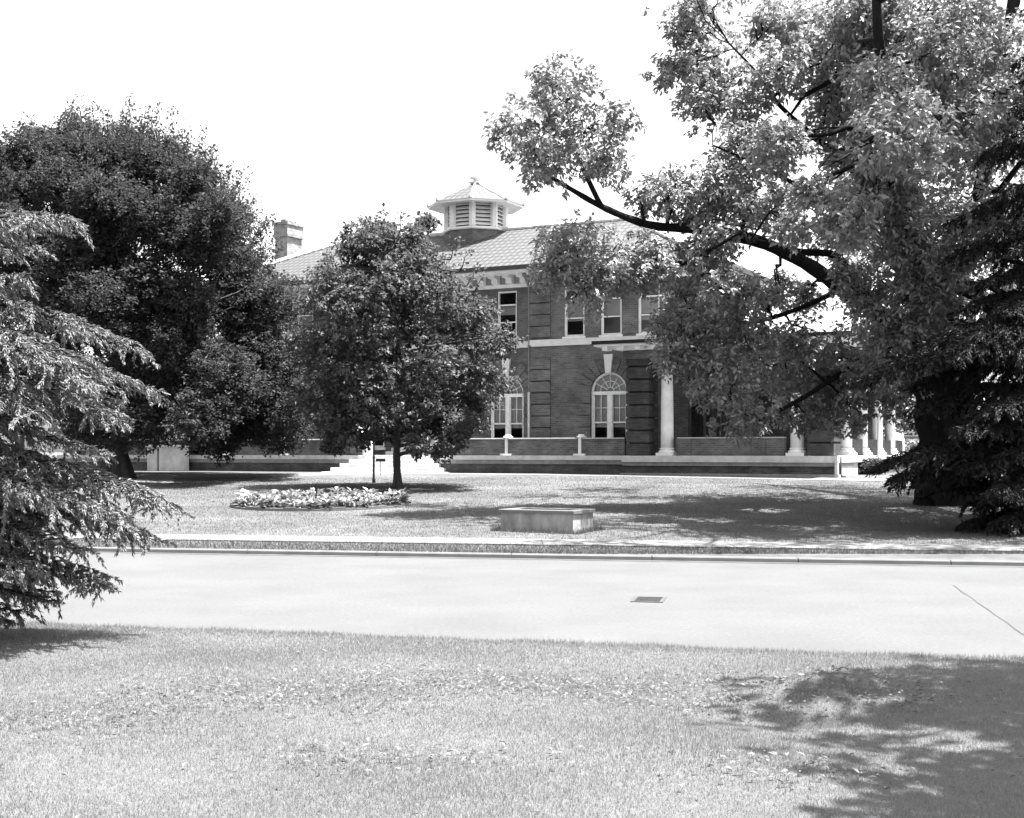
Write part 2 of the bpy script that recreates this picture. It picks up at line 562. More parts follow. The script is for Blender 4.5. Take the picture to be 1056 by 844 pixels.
# lawn across the road and verge: coarser tufts
N = 260000
y = 19.9 + 26 * rng.random(N) ** 1.6
x = (rng.random(N) * 2 - 1) * (y * 0.40 + 1)
vv = y - SL * x
ok = ((vv > 19.9) & (vv < 21.77 + 0.06 * rng.random(N))) | ((vv > 23.2 - 0.07 * rng.random(N)))
x, y, vv = x[ok], y[ok], vv[ok]
z = np.where(vv < 22, 0.048, gz(x, y) - 0.004)
# keep the gravel path and the flower bed clear
keep = np.ones(len(x), bool)
for nm in ('path', 'walk_to_steps'):
    co = np.empty(len(bpy.data.objects[nm].data.vertices) * 3, np.float32)
    bpy.data.objects[nm].data.vertices.foreach_get('co', co)
    co = co.reshape(-1, 7, 3)
    mid = co[:, 3, :2]; hw = np.linalg.norm(co[:, 6, :2] - co[:, 0, :2], axis=1) / 2
    for i in range(0, len(mid)):
        keep &= ((x - mid[i, 0]) ** 2 + (y - mid[i, 1]) ** 2) > (hw[i] * 0.97) ** 2
BED = (-4.55, 32.4)
keep &= (((x - BED[0]) / 2.15) ** 2 + ((y - BED[1]) / 2.2) ** 2) > 1
sx = (x - BX) * 0.888 - (y - BY) * 0.46; tx = (x - BX) * 0.46 + (y - BY) * 0.888
keep &= tx < -0.15
P = np.stack([x, y, z], 1)[keep]
_n = 2600
_e = rng.random(_n) * 2 * np.pi
_c = np.array([W(564, 546, 25.0).x, 25.0])
_sq = np.maximum(np.abs(np.cos(_e)), np.abs(np.sin(_e)))
_l = np.stack([np.cos(_e) / _sq * (.80 + .10 * rng.random(_n)), np.sin(_e) / _sq * (.51 + .10 * rng.random(_n))], 1)
_x = _c[0] + .888 * _l[:, 0] + .46 * _l[:, 1]; _y = _c[1] - .46 * _l[:, 0] + .888 * _l[:, 1]
grass_mesh('long_grass', np.stack([_x, _y, gz(_x, _y) - .004], 1), .085, .009, M['lawn_blade'], .5)
vg = P[:, 1] - SL * P[:, 0] < 22
grass_mesh('lawn_grass', P[~vg], 0.034, 0.007 * (1 + (P[~vg][:, 1] - 20) * 0.04), M['lawn_blade'], 0.7)
grass_mesh('verge_grass', P[vg], 0.045, 0.008 * (1 + (P[vg][:, 1] - 20) * 0.04), M['verge_blade'], 0.7)
# ------------------------------------------------------------------ the building (local frame: x along facade, y away, z up)
bd = empty('brick_building', (BX, BY, 0), 'long two storey brick building with tiled hip roof, louvred cupola and columned porch', 'building', rz=BR)
CX = -9.22                                    # axis of the entrance
ZF, ZB, ZE = 1.41, 5.6, 8.62                  # terrace floor, belt course, eaves


def wall(name, x0, x1, y, z0, z1, rects=(), arches=(), axis='x', depth=0.2, inward=1, mat=None):
    """wall sheet in plane y (or x) with openings; arches = (xc, r, zbottom, zspring)"""
    mb = MB()
    holes = [(a, b, c, d) for a, b, c, d in rects] + [(xc - r, xc + r, zb, zs + r) for xc, r, zb, zs in arches]
    xs = sorted({x0, x1, *[h[0] for h in holes], *[h[1] for h in holes]})
    zs_ = sorted({z0, z1, *[h[2] for h in holes], *[h[3] for h in holes]})
    P = (lambda u, w, z: (u, y + w * inward, z)) if axis == 'x' else (lambda u, w, z: (y + w * inward, u, z))
    for i in range(len(xs) - 1):
        for j in range(len(zs_) - 1):
            mx, mz = (xs[i] + xs[i + 1]) / 2, (zs_[j] + zs_[j + 1]) / 2
            if any(h[0] < mx < h[1] and h[2] < mz < h[3] for h in holes):
                continue
            mb.quad(P(xs[i], 0, zs_[j]), P(xs[i + 1], 0, zs_[j]), P(xs[i + 1], 0, zs_[j + 1]), P(xs[i], 0, zs_[j + 1]))
    for a, b, c, d in rects:
        mb.quad(P(a, 0, c), P(b, 0, c), P(b, depth, c), P(a, depth, c)); mb.quad(P(a, 0, d), P(a, depth, d), P(b, depth, d), P(b, 0, d))
        mb.quad(P(a, 0, c), P(a, depth, c), P(a, depth, d), P(a, 0, d)); mb.quad(P(b, 0, c), P(b, 0, d), P(b, depth, d), P(b, depth, c))
    for xc, r, zb, zs in arches:
        n = 16
        arc = [(xc - r * math.cos(math.pi * i / n), zs + r * math.sin(math.pi * i / n)) for i in range(n + 1)]
        for i in range(n):
            (a, c), (b, d) = arc[i], arc[i + 1]
            mb.quad(P(a, 0, c), P(b, 0, d), P(b, 0, zs + r), P(a, 0, zs + r))
            mb.quad(P(a, 0, c), P(a, depth, c), P(b, depth, d), P(b, 0, d))
        mb.quad(P(xc - r, 0, zb), P(xc + r, 0, zb), P(xc + r, depth, zb), P(xc - r, depth, zb))
        mb.quad(P(xc - r, 0, zb), P(xc - r, depth, zb), P(xc - r, depth, zs), P(xc - r, 0, zs))
        mb.quad(P(xc + r, 0, zb), P(xc + r, 0, zs), P(xc + r, depth, zs), P(xc + r, depth, zb))
    return mb.build(name, mat or M['brick'], bd)


def arched_window(xc, y, r=0.75, zb=1.72, zs=3.79, blind=0.62):
    """white arched window: pair of sashes under a fanlight"""
    y0 = y + 0.07
    f = MB()
    n = 18
    fw = 0.085
    # frame ring
    for i in range(n):
        a0, a1 = math.pi * i / n, math.pi * (i + 1) / n
        pt = lambda rr, a, yy: (xc - rr * math.cos(a), yy, zs + rr * math.sin(a))
        f.loft([[pt(r - 0.004, a0, y0), pt(r - fw, a0, y0), pt(r - fw, a0, y0 + 0.1), pt(r - 0.004, a0, y0 + 0.1)],
                [pt(r - 0.004, a1, y0), pt(r - fw, a1, y0), pt(r - fw, a1, y0 + 0.1), pt(r - 0.004, a1, y0 + 0.1)]], cap=False)
    f.box(xc - r + .004, xc - r + fw, y0, y0 + .1, zb, zs); f.box(xc + r - fw, xc + r - .004, y0, y0 + .1, zb, zs)
    f.box(xc - r + fw, xc + r - fw, y0 - 0.01, y0 + .09, zs - .10, zs + .03)            # transom
    f.box(xc - .085, xc + .085, y0 - 0.012, y0 + .088, zb + .08, zs - .10)                # mullion
    f.box(xc - r - .05, xc + r + .05, y - 0.06, y0 + .1, zb - .1, zb - .004)                # sill
    f.box(xc - r + fw, xc + r - fw, y0, y0 + .1, zb, zb + .08)
    w = f.build('arched_window', M['white'], bd)
    m = MB()
    for k in range(1, 6):                                                         # fan spokes
        a = math.pi * k / 6
        m.tube([(xc - .14 * math.cos(a), y0 + .05, zs + .03 + .14 * math.sin(a)), (xc - (r - fw) * math.cos(a), y0 + .05, zs + (r - fw) * math.sin(a))], 0.014, 4)
    for rr in (0.15, 0.40):
        m.tube([(xc - rr * math.cos(math.pi * i / 12), y0 + .05, zs + .03 + rr * math.sin(math.pi * i / 12) * .97) for i in range(13)], 0.013, 4)
    zmid = zb + (zs - zb) * 0.45
    for sgn in (-1, 1):
        a, b = sorted((xc + sgn * .085, xc + sgn * (r - fw)))
        m.box(a, b, y0 + .03, y0 + .07, zmid - .03, zmid + .03)
        m.box((a + b) / 2 - .012, (a + b) / 2 + .012, y0 + .04, y0 + .06, zmid + .03, zs - .1)
        m.box(a, b, y0 + .04, y0 + .06, (zmid + zs) / 2 - .03, (zmid + zs) / 2 - .008)
        for e in (a, b - .035):
            m.box(e, e + .035, y0 + .03, y0 + .07, zb + .08, zs - .1)
    m.build('sash_bars', M['white'], w)
    gl = MB()
    arc = [(xc - (r - .05) * math.cos(math.pi * i / n), y0 + .075, zs + (r - .05) * math.sin(math.pi * i / n)) for i in range(n + 1)]
    gl.quad((xc - r + .05, y0 + .075, zb + .03), (xc + r - .05, y0 + .075, zb + .03), *reversed(arc))
    gl.build('pane', M['glass'], w)
    b = MB()
    zbl = zs - (zs - zb) * blind
    b.quad((xc - r + .05, y0 + .13, zbl), (xc + r - .05, y0 + .13, zbl), *[(p[0], y0 + .13, p[2]) for p in reversed(arc)])
    b.build('blind', M['blind'], w)
    return w


def sash_window(xc, y, w=0.86, z0=5.93, z1=7.85, blind=0.45, upper=True):
    y0 = y + 0.06
    f = MB()
    a, b = xc - w / 2 + .004, xc + w / 2 - .004
    fw = .055
    f.box(a, a + fw, y0, y0 + .1, z0, z1); f.box(b - fw, b, y0, y0 + .1, z0, z1)
    f.box(a + fw, b - fw, y0, y0 + .1, z1 - .06, z1); f.box(a + fw, b - fw, y0, y0 + .1, z0, z0 + .07)
    f.box(xc - w / 2 - .05, xc + w / 2 + .05, y - .05, y0 + .1, z0 - .075, z0 - .004)
    zt = z1 - .52
    if upper:
        f.box(a + fw, b - fw, y0 - .008, y0 + .09, zt - .05, zt)
    win = f.build('sash_window', M['white'], bd)
    m = MB()
    zm = z0 + (zt - z0) * .5
    m.box(a + fw, b - fw, y0 + .03, y0 + .07, zm - .025, zm + .02)
    for e in (a + fw, b - fw - .03):
        m.box(e, e + .03, y0 + .03, y0 + .07, z0 + .07, zt - .05)
    m.build('sash_bars', M['white'], win)
    MB().quad((a + .03, y0 + .075, z0 + .03), (b - .03, y0 + .075, z0 + .03), (b - .03, y0 + .075, z1 - .03), (a + .03, y0 + .075, z1 - .03)).build('pane', M['glass'], win)
    zb = z1 - .06 - (z1 - z0) * blind
    MB().quad((a + .03, y0 + .13, zb), (b - .03, y0 + .13, zb), (b - .03, y0 + .13, zt - .02), (a + .03, y0 + .13, zt - .02)).build('blind', M['blind'], win)
    return win


def keystone(xc, y, z0=4.5, z1=5.2):
    MB().prism([(xc - .11, z0), (xc + .11, z0), (xc + .18, z1), (xc - .18, z1)], y - .11, y + .05).build('keystone', M['trim'], bd)


def voussoirs(xc, y, r=0.75, zs=3.79, zb=2.06):
    """rusticated brick blocks round an arched window with open joints"""
    mb = MB()
    n = 11
    for i in range(n):
        if i == n // 2:
            continue
        a0, a1 = math.pi * (i + .05) / n, math.pi * (i + .95) / n
        ro = r + .62 if i % 2 else r + .45
        pt = lambda rr, a: (xc - rr * math.cos(a), zs + rr * math.sin(a))
        mb.prism([pt(r + .003, a0), pt(r + .003, a1), pt(ro, a1), pt(ro, a0)], y - .055, y + .002)
    for sgn in (-1, 1):
        z = zb
        k = 0
        while z + .4 < zs + .02:
            wd = .42 if k % 2 else .55
            a, b = sorted((xc + sgn * (r + .003), xc + sgn * (r + wd)))
            mb.box(a, b, y - .055, y + .002, z, z + .40)
            z += .445; k += 1
    mb.build('window_surround', M['brick'], bd)


def quoins(x0, x1, y, z0=2.06, z1=5.55, step=.445, name='quoins', y1=None):
    mb = MB()
    z = z0
    while z + step - .05 <= z1 + .01:
        mb.box(x0, x1, y - .06, (y + .003) if y1 is None else y1, z, z + step - .05)
        z += step
    mb.build(name, M['brick'], bd)


PE = 1.43                                     # right edge of the right pavilion
PL0, PL1 = 2 * CX + 4.82, 2 * CX - PE         # mirrored pavilion
YC, YP, YB = 2.8, 2.5, 9.7
sec = lambda xs: [(x - .43, x + .43, 5.93, 7.85) for x in xs]
wc = [-6.0, -8.2, 2 * CX + 8.2, 2 * CX + 6.0]
wr = [-2.96, -1.44, .07]
wl = [2 * CX - x for x in wr]
door = (CX - .95, CX + .95, 2.0, 4.6)
wall('front_wall', PL0, -4.82, YC, .4, ZE, rects=[*sec(wc), door], arches=[(-6.0, .75, 1.72, 3.79), (2 * CX + 6.0, .75, 1.72, 3.79)])
wall('pavilion_wall', -4.82, PE, YP, .4, ZE, rects=sec(wr), arches=[(-1.52, .75, 1.72, 3.79)])
wall('pavilion_wall', PL1, PL0, YP, .4, ZE, rects=sec(wl), arches=[(-16.0, .75, 1.72, 3.79)])
wall('return_wall', YP, YC, -4.82, .4, ZE, axis='y'); wall('return_wall', YP, YC, PL0, .4, ZE, axis='y')
wall('side_wall', YP, YB, PE, .4, ZE, axis='y', inward=-1, rects=[(4.2, 5.1, 5.93, 7.85), (7.0, 7.9, 5.93, 7.85)])
wall('porch_wall', PE + .002, 3.6, YP, .4, 5.2, rects=[(1.6, 3.45, 1.5, 4.6)])
wall('porch_wall', 2 * CX - 3.6, PL1 - .002, YP, .4, 5.2, rects=[(2 * CX - 3.45, 2 * CX - 1.6, 1.5, 4.6)])
wall('porch_wall', YP, YB, 3.6, .4, 5.2, axis='y', inward=-1); wall('porch_wall', YP, YB, 2 * CX - 3.6, .4, 5.2, axis='y')
wall('side_wall', YP, YB, PL1, .4, ZE, axis='y', inward=1)
wall('back_wall', PL1, PE, YB, .4, ZE)
for z, nm in ((1.40, 'ground_floor'), (5.7, 'upper_floor'), (8.6, 'attic_floor')):
    MB().quad((PL1 + .05, YC + .3, z), (PE - .05, YC + .3, z), (PE - .05, YB - .05, z), (PL1 + .05, YB - .05, z)).build(nm, M['interior'], bd)
MB().quad((PL1 + .1, YC + 3, .5), (PE - .1, YC + 3, .5), (PE - .1, YC + 3, 8.6), (PL1 + .1, YC + 3, 8.6)).build('inner_wall', M['interior'], bd)
for x, bl in zip(wc, (.25, .5, .4, .5)):
    sash_window(x, YC, blind=bl + .2)
for x, bl in zip(wr, (.66, .6, .7)):
    sash_window(x, YP, blind=bl)
for x, bl in zip(wl, (.5, .4, .6)):
    sash_window(x, YP, blind=bl)
for x, y in ((-6.0, YC), (2 * CX + 6.0, YC), (-1.52, YP), (-16.0, YP)):
    arched_window(x, y, blind=.64 if x != -16 else 0.1); voussoirs(x, y); keystone(x, y)
for x0, x1, y in ((-4.82 - .003, -3.95, YP), (PL0 - .87, PL0 + .003, YP), (-.1, .15, YP)):
    quoins(x0, x1, y)
quoins(PE - .6, PE + .003, YP, 5.95, 8.0); quoins(-4.823, -3.95, YP, 5.95, 8.0)
# side windows, wide porch windows and the entrance door
for a, b, z0, z1 in ((4.2, 5.1, 5.93, 7.85), (7.0, 7.9, 5.93, 7.85)):
    f = MB()
    for (p, q, u, v_) in ((a + .004, a + .07, z0, z1), (b - .07, b - .004, z0, z1), (a + .07, b - .07, z1 - .07, z1), (a + .07, b - .07, z0, z0 + .07), (a + .07, b - .07, (z0 + z1) / 2 - .03, (z0 + z1) / 2 + .03)):
        f.box(PE - .17, PE - .07, p, q, u, v_)
    w = f.build('side_window', M['white'], bd)
    MB().quad((PE - .15, a, z0), (PE - .15, b, z0), (PE - .15, b, z1), (PE - .15, a, z1)).build('pane', M['glass'], w)
for x0, x1 in ((1.6, 3.45), (2 * CX - 3.45, 2 * CX - 1.6)):
    f = MB()
    for e in (x0 + .004, (x0 * 2 + x1) / 3 - .04, (x0 + 2 * x1) / 3 - .04, x1 - .084):
        f.box(e, e + .08, YP + .07, YP + .17, 1.502, 4.598)
    f.box(x0 + .084, x1 - .084, YP + .065, YP + .165, 4.5, 4.59); f.box(x0 + .084, x1 - .084, YP + .065, YP + .165, 1.505, 1.6); f.box(x0 + .084, x1 - .084, YP + .065, YP + .165, 3.5, 3.56)
    w = f.build('porch_window', M['darkwood'], bd)
    MB().quad((x0, YP + .15, 1.51), (x1, YP + .15, 1.51), (x1, YP + .15, 4.59), (x0, YP + .15, 4.59)).build('pane', M['glass'], w)
x0, x1 = door[:2]
f = MB(); f.box(x0 - .18, x0, YC - .08, YC + .15, 2.0, 4.78); f.box(x1, x1 + .18, YC - .08, YC + .15, 2.0, 4.78); f.box(x0, x1, YC - .08, YC + .15, 4.6, 4.78)
f.box(x0 + .002, x1 - .002, YC + .02, YC + .12, 4.0, 4.1)
ds = f.build('door_surround', M['white'], bd)
MB().quad((x0, YC + .08, 4.1), (x1, YC + .08, 4.1), (x1, YC + .08, 4.6), (x0, YC + .08, 4.6)).build('pane', M['glass'], ds)
for sgn in (-1, 1):
    a, b = sorted((CX + sgn * .006, CX + sgn * .94))
    d = MB(); d.box(a, b, YC + .05, YC + .11, 2.01, 3.99)
    for z0, z1 in ((2.15, 2.75), (2.9, 3.85)):
        d.box(a + .13, b - .13, YC + .035, YC + .05, z0, z1)
    dd = d.build('entrance_door', M['greymetal'], bd)
    MB().lathe([(.0, 2.92), (.03, 2.95), (.03, 3.0), (.0, 3.03)], CX + sgn * .12, YC + .01, 8).build('handle', M['dark'], dd)

# belt course, cornice with modillions, eaves
def along(name, mat, y_off0, y_off1, z0, z1):
    mb = MB()
    for a, b, y in ((PL1, PL0, YP), (PL0 + .002, -4.822, YC), (-4.82, PE, YP)):
        mb.box(a - (y_off1 if a == PL1 else 0), b + (y_off1 if b == PE else 0), y - y_off1, y + .02, z0, z1)
    mb.box(PE - .01, PE + y_off1, YP + .02, YB, z0, z1)
    return mb.build(name, mat, bd)


along('belt_course', M['trim'], 0, .07, ZB, ZB + .25)
along('frieze', M['greystone'], 0, .06, 8.10, 8.42)
along('architrave', M['white'], 0, .10, 7.96, 8.098)
mb = MB()
x = PL1 - .3
while x < PE + .3:
    y = YP if (x > -4.9 or x < PL0) else YC
    mb.box(x, x + .26, y - .62, y - .061, 8.30, 8.44); mb.box(x, x + .26, y - .3, y - .061, 8.102, 8.30)
    x += .62
y = YP + .3
while y < YB:
    mb.box(PE + .061, PE + .62, y, y + .22, 8.24, 8.44); y += .62
mb.build('modillions', M['white'], bd)
EX0, EX1, EY0, EY1 = PL1 - .9, PE + .9, YP - .9, YB + .9
MB().box(EX0 + .02, EX1 - .02, EY0 + .02, EY1 - .02, 8.442, 8.50).build('soffit', M['white'], bd)
gt = MB()
for a, b, c, d in ((EX0 - .02, EX1 + .02, EY0 - .06, EY0 + .06), (EX1 - .06, EX1 + .06, EY0 + .062, EY1), (EX0 - .06, EX0 + .06, EY0 + .062, EY1)):
    gt.box(a, b, c, d, 8.502, 8.66)
gt.build('gutter', M['guttermetal'], bd)
# hip roof
RY, RZ, hx = (EY0 + EY1) / 2, 10.85, 4.5
r = MB()
A, B_, C_, D_ = (EX0, EY0, 8.64), (EX1, EY0, 8.64), (EX1, EY1, 8.64), (EX0, EY1, 8.64)
E_, F_ = (EX0 + hx, RY, RZ), (EX1 - hx, RY, RZ)
sl = math.hypot(RY - EY0, RZ - 8.64); sh = math.hypot(hx, RZ - 8.64)
r.quad(A, B_, F_, E_, uv=[(EX0, 0), (EX1, 0), (EX1 - hx, sl), (EX0 + hx, sl)])
r.quad(C_, D_, E_, F_, uv=[(EX1, 0), (EX0, 0), (EX0 + hx, sl), (EX1 - hx, sl)])
r.quad(B_, C_, F_, uv=[(EY0, 0), (EY1, 0), (RY, sh)])
r.quad(D_, A, E_, uv=[(EY1, 0), (EY0, 0), (RY, sh)])
rf = r.build('roof', M['tile'], bd)
cp = MB()
for p, q in ((A, E_), (D_, E_), (B_, F_), (C_, F_), (E_, F_)):
    p, q = Vector(p), Vector(q)
    n = max(4, int((q - p).length / .38))
    for i in range(n):
        a, b = p.lerp(q, i / n), p.lerp(q, (i + 1.08) / n)
        cp.tube([a + Vector((0, 0, .03)), b + Vector((0, 0, .055))], [.12, .095], 8)
cp.build('ridge_tiles', M['stone'], rf)

# chimney
ch = MB(); cx0, cx1, cy0, cy1 = -18.7, -18.04, 4.7, 5.8
ch.box(cx0, cx1, cy0, cy1, 8.7, 11.15)
ch.box(cx0 - .09, cx1 + .09, cy0 - .09, cy1 + .09, 11.152, 11.26); ch.box(cx0 - .05, cx1 + .05, cy0 - .05, cy1 + .05, 11.262, 11.68)
ch.box(cx0 - .1, cx1 + .1, cy0 - .1, cy1 + .1, 11.682, 11.80)
chm = ch.build('chimney', M['brick_chimney'], rf)
fl = MB()
for k in range(3):
    fl.box(cx0 + .2, cx1 - .2, cy0 + .15 + k * .4, cy0 + .45 + k * .4, 11.802, 11.95)
fl.build('chimney_pots', M['brick_chimney'], chm)

# cupola
cu = MB(); CY = 6.1
o8 = R(22.5)
cu.lathe([(1.32, 9.6), (1.32, 10.810)], CX, CY, 8, o8)
cup = cu.build('cupola', M['brick'], bd)
s8 = MB()
s8.lathe([(1.38, 10.812), (1.42, 10.850), (1.42, 10.930), (1.3, 10.950)], CX, CY, 8, o8)
for k in range(8):
    a = o8 + k * math.pi / 4
    px, py = CX + 1.23 * math.cos(a), CY + 1.23 * math.sin(a)
    s8.lathe([(.15, 10.950), (.15, 12.010)], px, py, 6, a)
s8.lathe([(1.40, 12.012), (1.44, 12.110), (1.3, 12.130)], CX, CY, 8, o8)
s8.build('cupola_frame', M['white'], cup)
MB().lathe([(.95, 10.940), (.95, 12.020)], CX, CY, 8, o8).build('vent_void', M['dark'], cup)
lv = MB()
for k in range(8):
    a0, a1 = o8 + k * math.pi / 4, o8 + (k + 1) * math.pi / 4
    for i in range(6):
        z = 11.01 + i * .165
        p = [(CX + rr * math.cos(a), CY + rr * math.sin(a), zz) for rr, a, zz in ((1.24, a0, z), (1.24, a1, z), (1.08, a1, z + .13), (1.08, a0, z + .13))]
        q = [(x_, y_, z_ + .02) for x_, y_, z_ in p]
        lv.loft([p, q])
lv.build('louvre', M['white'], cup)
cr = MB()
cr.lathe([(1.42, 12.132), (2.04, 11.870), (2.06, 11.940)], CX, CY, 8, o8)
cr.build('cupola_soffit', M['white'], cup)
ct = MB()
prof = [(2.08, 11.942), (1.6, 12.190), (.9, 12.530), (.22, 12.890)]
for k in range(8):
    a0, a1 = o8 + k * math.pi / 4, o8 + (k + 1) * math.pi / 4
    for (r0, z0), (r1, z1) in zip(prof[:-1], prof[1:]):
        P4 = [(CX + r0 * math.cos(a0), CY + r0 * math.sin(a0), z0), (CX + r0 * math.cos(a1), CY + r0 * math.sin(a1), z0), (CX + r1 * math.cos(a1), CY + r1 * math.sin(a1), z1), (CX + r1 * math.cos(a0), CY + r1 * math.sin(a0), z1)]
        h0, h1 = r0 * math.sin(math.pi / 8), r1 * math.sin(math.pi / 8)
        v0, v1 = (2.08 - r0) * 1.1, (2.08 - r1) * 1.1
        ct.quad(*P4, uv=[(-h0, v0), (h0, v0), (h1, v1), (-h1, v1)])
ct.build('cupola_roof', M['tile'], cup)
fn = MB()
for k in range(8):
    a = o8 + k * math.pi / 4
    fn.tube([(CX + r0 * math.cos(a), CY + r0 * math.sin(a), z0 + .02) for r0, z0 in prof], .045, 6)
    fn.lathe([(.0, 11.950), (.07, 11.990), (.07, 12.090), (.0, 12.130)], CX + 2.05 * math.cos(a), CY + 2.05 * math.sin(a), 6)
fn.lathe([(.22, 12.870), (.32, 12.930), (.32, 12.980), (.1, 13.010), (.1, 13.110), (.24, 13.150), (.24, 13.200), (.05, 13.250), (.09, 13.350), (.03, 13.450), (.012, 14.6)], CX, CY, 12)
fn.build('finial', M['stone'], cup)

# terrace: base, floor, parapet, posts
def terrace(x0, x1):
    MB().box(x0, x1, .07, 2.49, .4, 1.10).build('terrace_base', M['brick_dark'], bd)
    MB().box(x0, x1, .02, 2.49, 1.102, 1.25).build('water_table', M['greystone'], bd)
    MB().box(x0, x1, -.06, 2.49, 1.252, ZF).build('terrace_floor', M['stone'], bd)


def parapet(x0, x1, y=.1, nm='parapet'):
    pw = MB().box(x0, x1, y, y + .24, ZF, 2.0).build(nm, M['brick'], bd)
    MB().bbox(x0, x1, y - .04, y + .28, 2.002, 2.05, .012).build('coping', M['coping'], pw)


ST0, ST1 = -10.95, -7.85                       # entrance steps
terrace(-27.1, ST0); terrace(ST1, .07)
MB().box(ST0, ST1, 1.2, 2.49, .4, ZF - .002).build('terrace_base', M['stone'], bd)
for a, b in ((-20.7, -17.7), (-17.7, -14.7), (-14.7, -11.5), (-7.6, -4.6), (-4.6, -1.62), (-1.62, .17)):
    parapet(a + .06, b - .06)
for x in (-20.7, -17.7, -14.7, -7.6, -4.6, -1.62):
    p = MB(); p.box(x - .05, x + .05, .05, .38, ZF, 2.06); p.bbox(x - .10, x + .10, .0, .44, 2.062, 2.11, .02); p.bbox(x - .07, x + .07, .05, .39, 2.112, 2.17, .03)
    p.box(x - .22, x + .22, -.02, .4, ZF, ZF + .07)
    p.build('parapet_post', M['white'], bd)
# pedestals beside the steps
for x in (-11.2, -7.2):
    if x < -10:
        p = MB(); p.box(x - .3, x + .3, .02, .62, ZF, 2.12); pd = p.build('pedestal', M['brick'], bd)
        q = MB(); q.bbox(x - .42, x + .42, -.1, .74, 2.122, 2.22, .03); q.loft([[(x - .36, -.04, 2.22), (x + .36, -.04, 2.22), (x + .36, .68, 2.22), (x - .36, .68, 2.22)], [(x - .07, .25, 2.42), (x + .07, .25, 2.42), (x + .07, .39, 2.42), (x - .07, .39, 2.42)]])
        q.lathe([(.05, 2.42), (.10, 2.5), (.05, 2.58), (0, 2.6)], x, .32, 10); q.box(x + .302, x + .42, .0, .6, ZF, 2.12)
        q.build('pedestal_cap', M['stone'], pd)
# steps
for i in range(5):
    e = (4 - i) * .30
    z1 = .62 + (i + 1) * .158
    sb = MB().bbox(ST0 - e * .75, ST1 + e * .75, -e - .25, 1.199, z1 - .157, z1 - .001, .015)
    sb.build('step', M['stone'], bd)
for i in range(4):
    MB().bbox(CX - 1.5 + i * .1, CX + 1.5 - i * .1, 1.35 + i * .28, 2.79, ZF + i * .147 + .001, ZF + (i + 1) * .147, .012).build('step', M['stone'], bd)

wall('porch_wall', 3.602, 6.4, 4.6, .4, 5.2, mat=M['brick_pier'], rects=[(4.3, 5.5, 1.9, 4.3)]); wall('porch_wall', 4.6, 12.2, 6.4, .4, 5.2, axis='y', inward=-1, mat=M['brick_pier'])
MB().box(4.3, 5.5, 4.72, 4.78, 1.9, 4.3).build('porch_door', M['darkwood'], bd)
# downspout
d = MB(); d.tube([(-4.95, YC - .6, 8.45), (-4.95, YC - .35, 8.1), (-4.95, YC - .14, 7.9), (-4.95, YC - .14, 3.85)], .05, 8)
ds = d.build('downspout', M['greymetal'], bd, smooth=True)
MB().tube([(-4.95, YC - .14, 3.86), (-4.95, YC - .14, ZF)], .062, 8).build('downspout_boot', M['white'], ds, smooth=True)


# porches: right one, and its mirror at the left end
def column(x, y, r=.225, z0=ZF, z1=4.82):
    c = MB(); c.lathe([(r * .99, z0 + .27), (r, z0 + .9), (r * .96, z0 + 1.9), (r * .85, z1 - .42)], x, y, 24)
    col = c.build('column', M['white'], bd, smooth=True)
    b = MB(); b.box(x - .31, x + .31, y - .31, y + .31, z0, z0 + .1)
    b.lathe([(.30, z0 + .1), (.31, z0 + .13), (.29, z0 + .17), (.245, z0 + .19), (.245, z0 + .22), (.265, z0 + .24), (.235, z0 + .272)], x, y, 24)
    b.build('column_base', M['white'], col)
    q = MB(); q.lathe([(r * .85, z1 - .42), (r * .95, z1 - .40), (r * .85, z1 - .37), (r * .9, z1 - .2), (r * 1.15, z1 - .09)], x, y, 20)
    q.box(x - .30, x + .30, y - .30, y + .30, z1 - .085, z1)
    for sx in (-1, 1):                         # volutes and acanthus leaves
        for sy in (-1, 1):
            q.lathe([(.0, z1 - .19), (.06, z1 - .17), (.07, z1 - .13), (.05, z1 - .09)], x + sx * .235, y + sy * .235, 8)
    for k in range(8):
        a = k * math.pi / 4
        for zz, rr in ((z1 - .38, 1.0), (z1 - .27, 1.08)):
            q.tube([(x + r * .86 * math.cos(a + (zz > z1 - .3) * .39), y + r * .86 * math.sin(a + (zz > z1 - .3) * .39), zz), (x + r * rr * math.cos(a + (zz > z1 - .3) * .39), y + r * rr * math.sin(a + (zz > z1 - .3) * .39), zz + .1), (x + r * (rr + .12) * math.cos(a + (zz > z1 - .3) * .39), y + r * (rr + .12) * math.sin(a + (zz > z1 - .3) * .39), zz + .09)], [.045, .035, .015], 5)
    q.build('capital', M['white'], col)
    return col


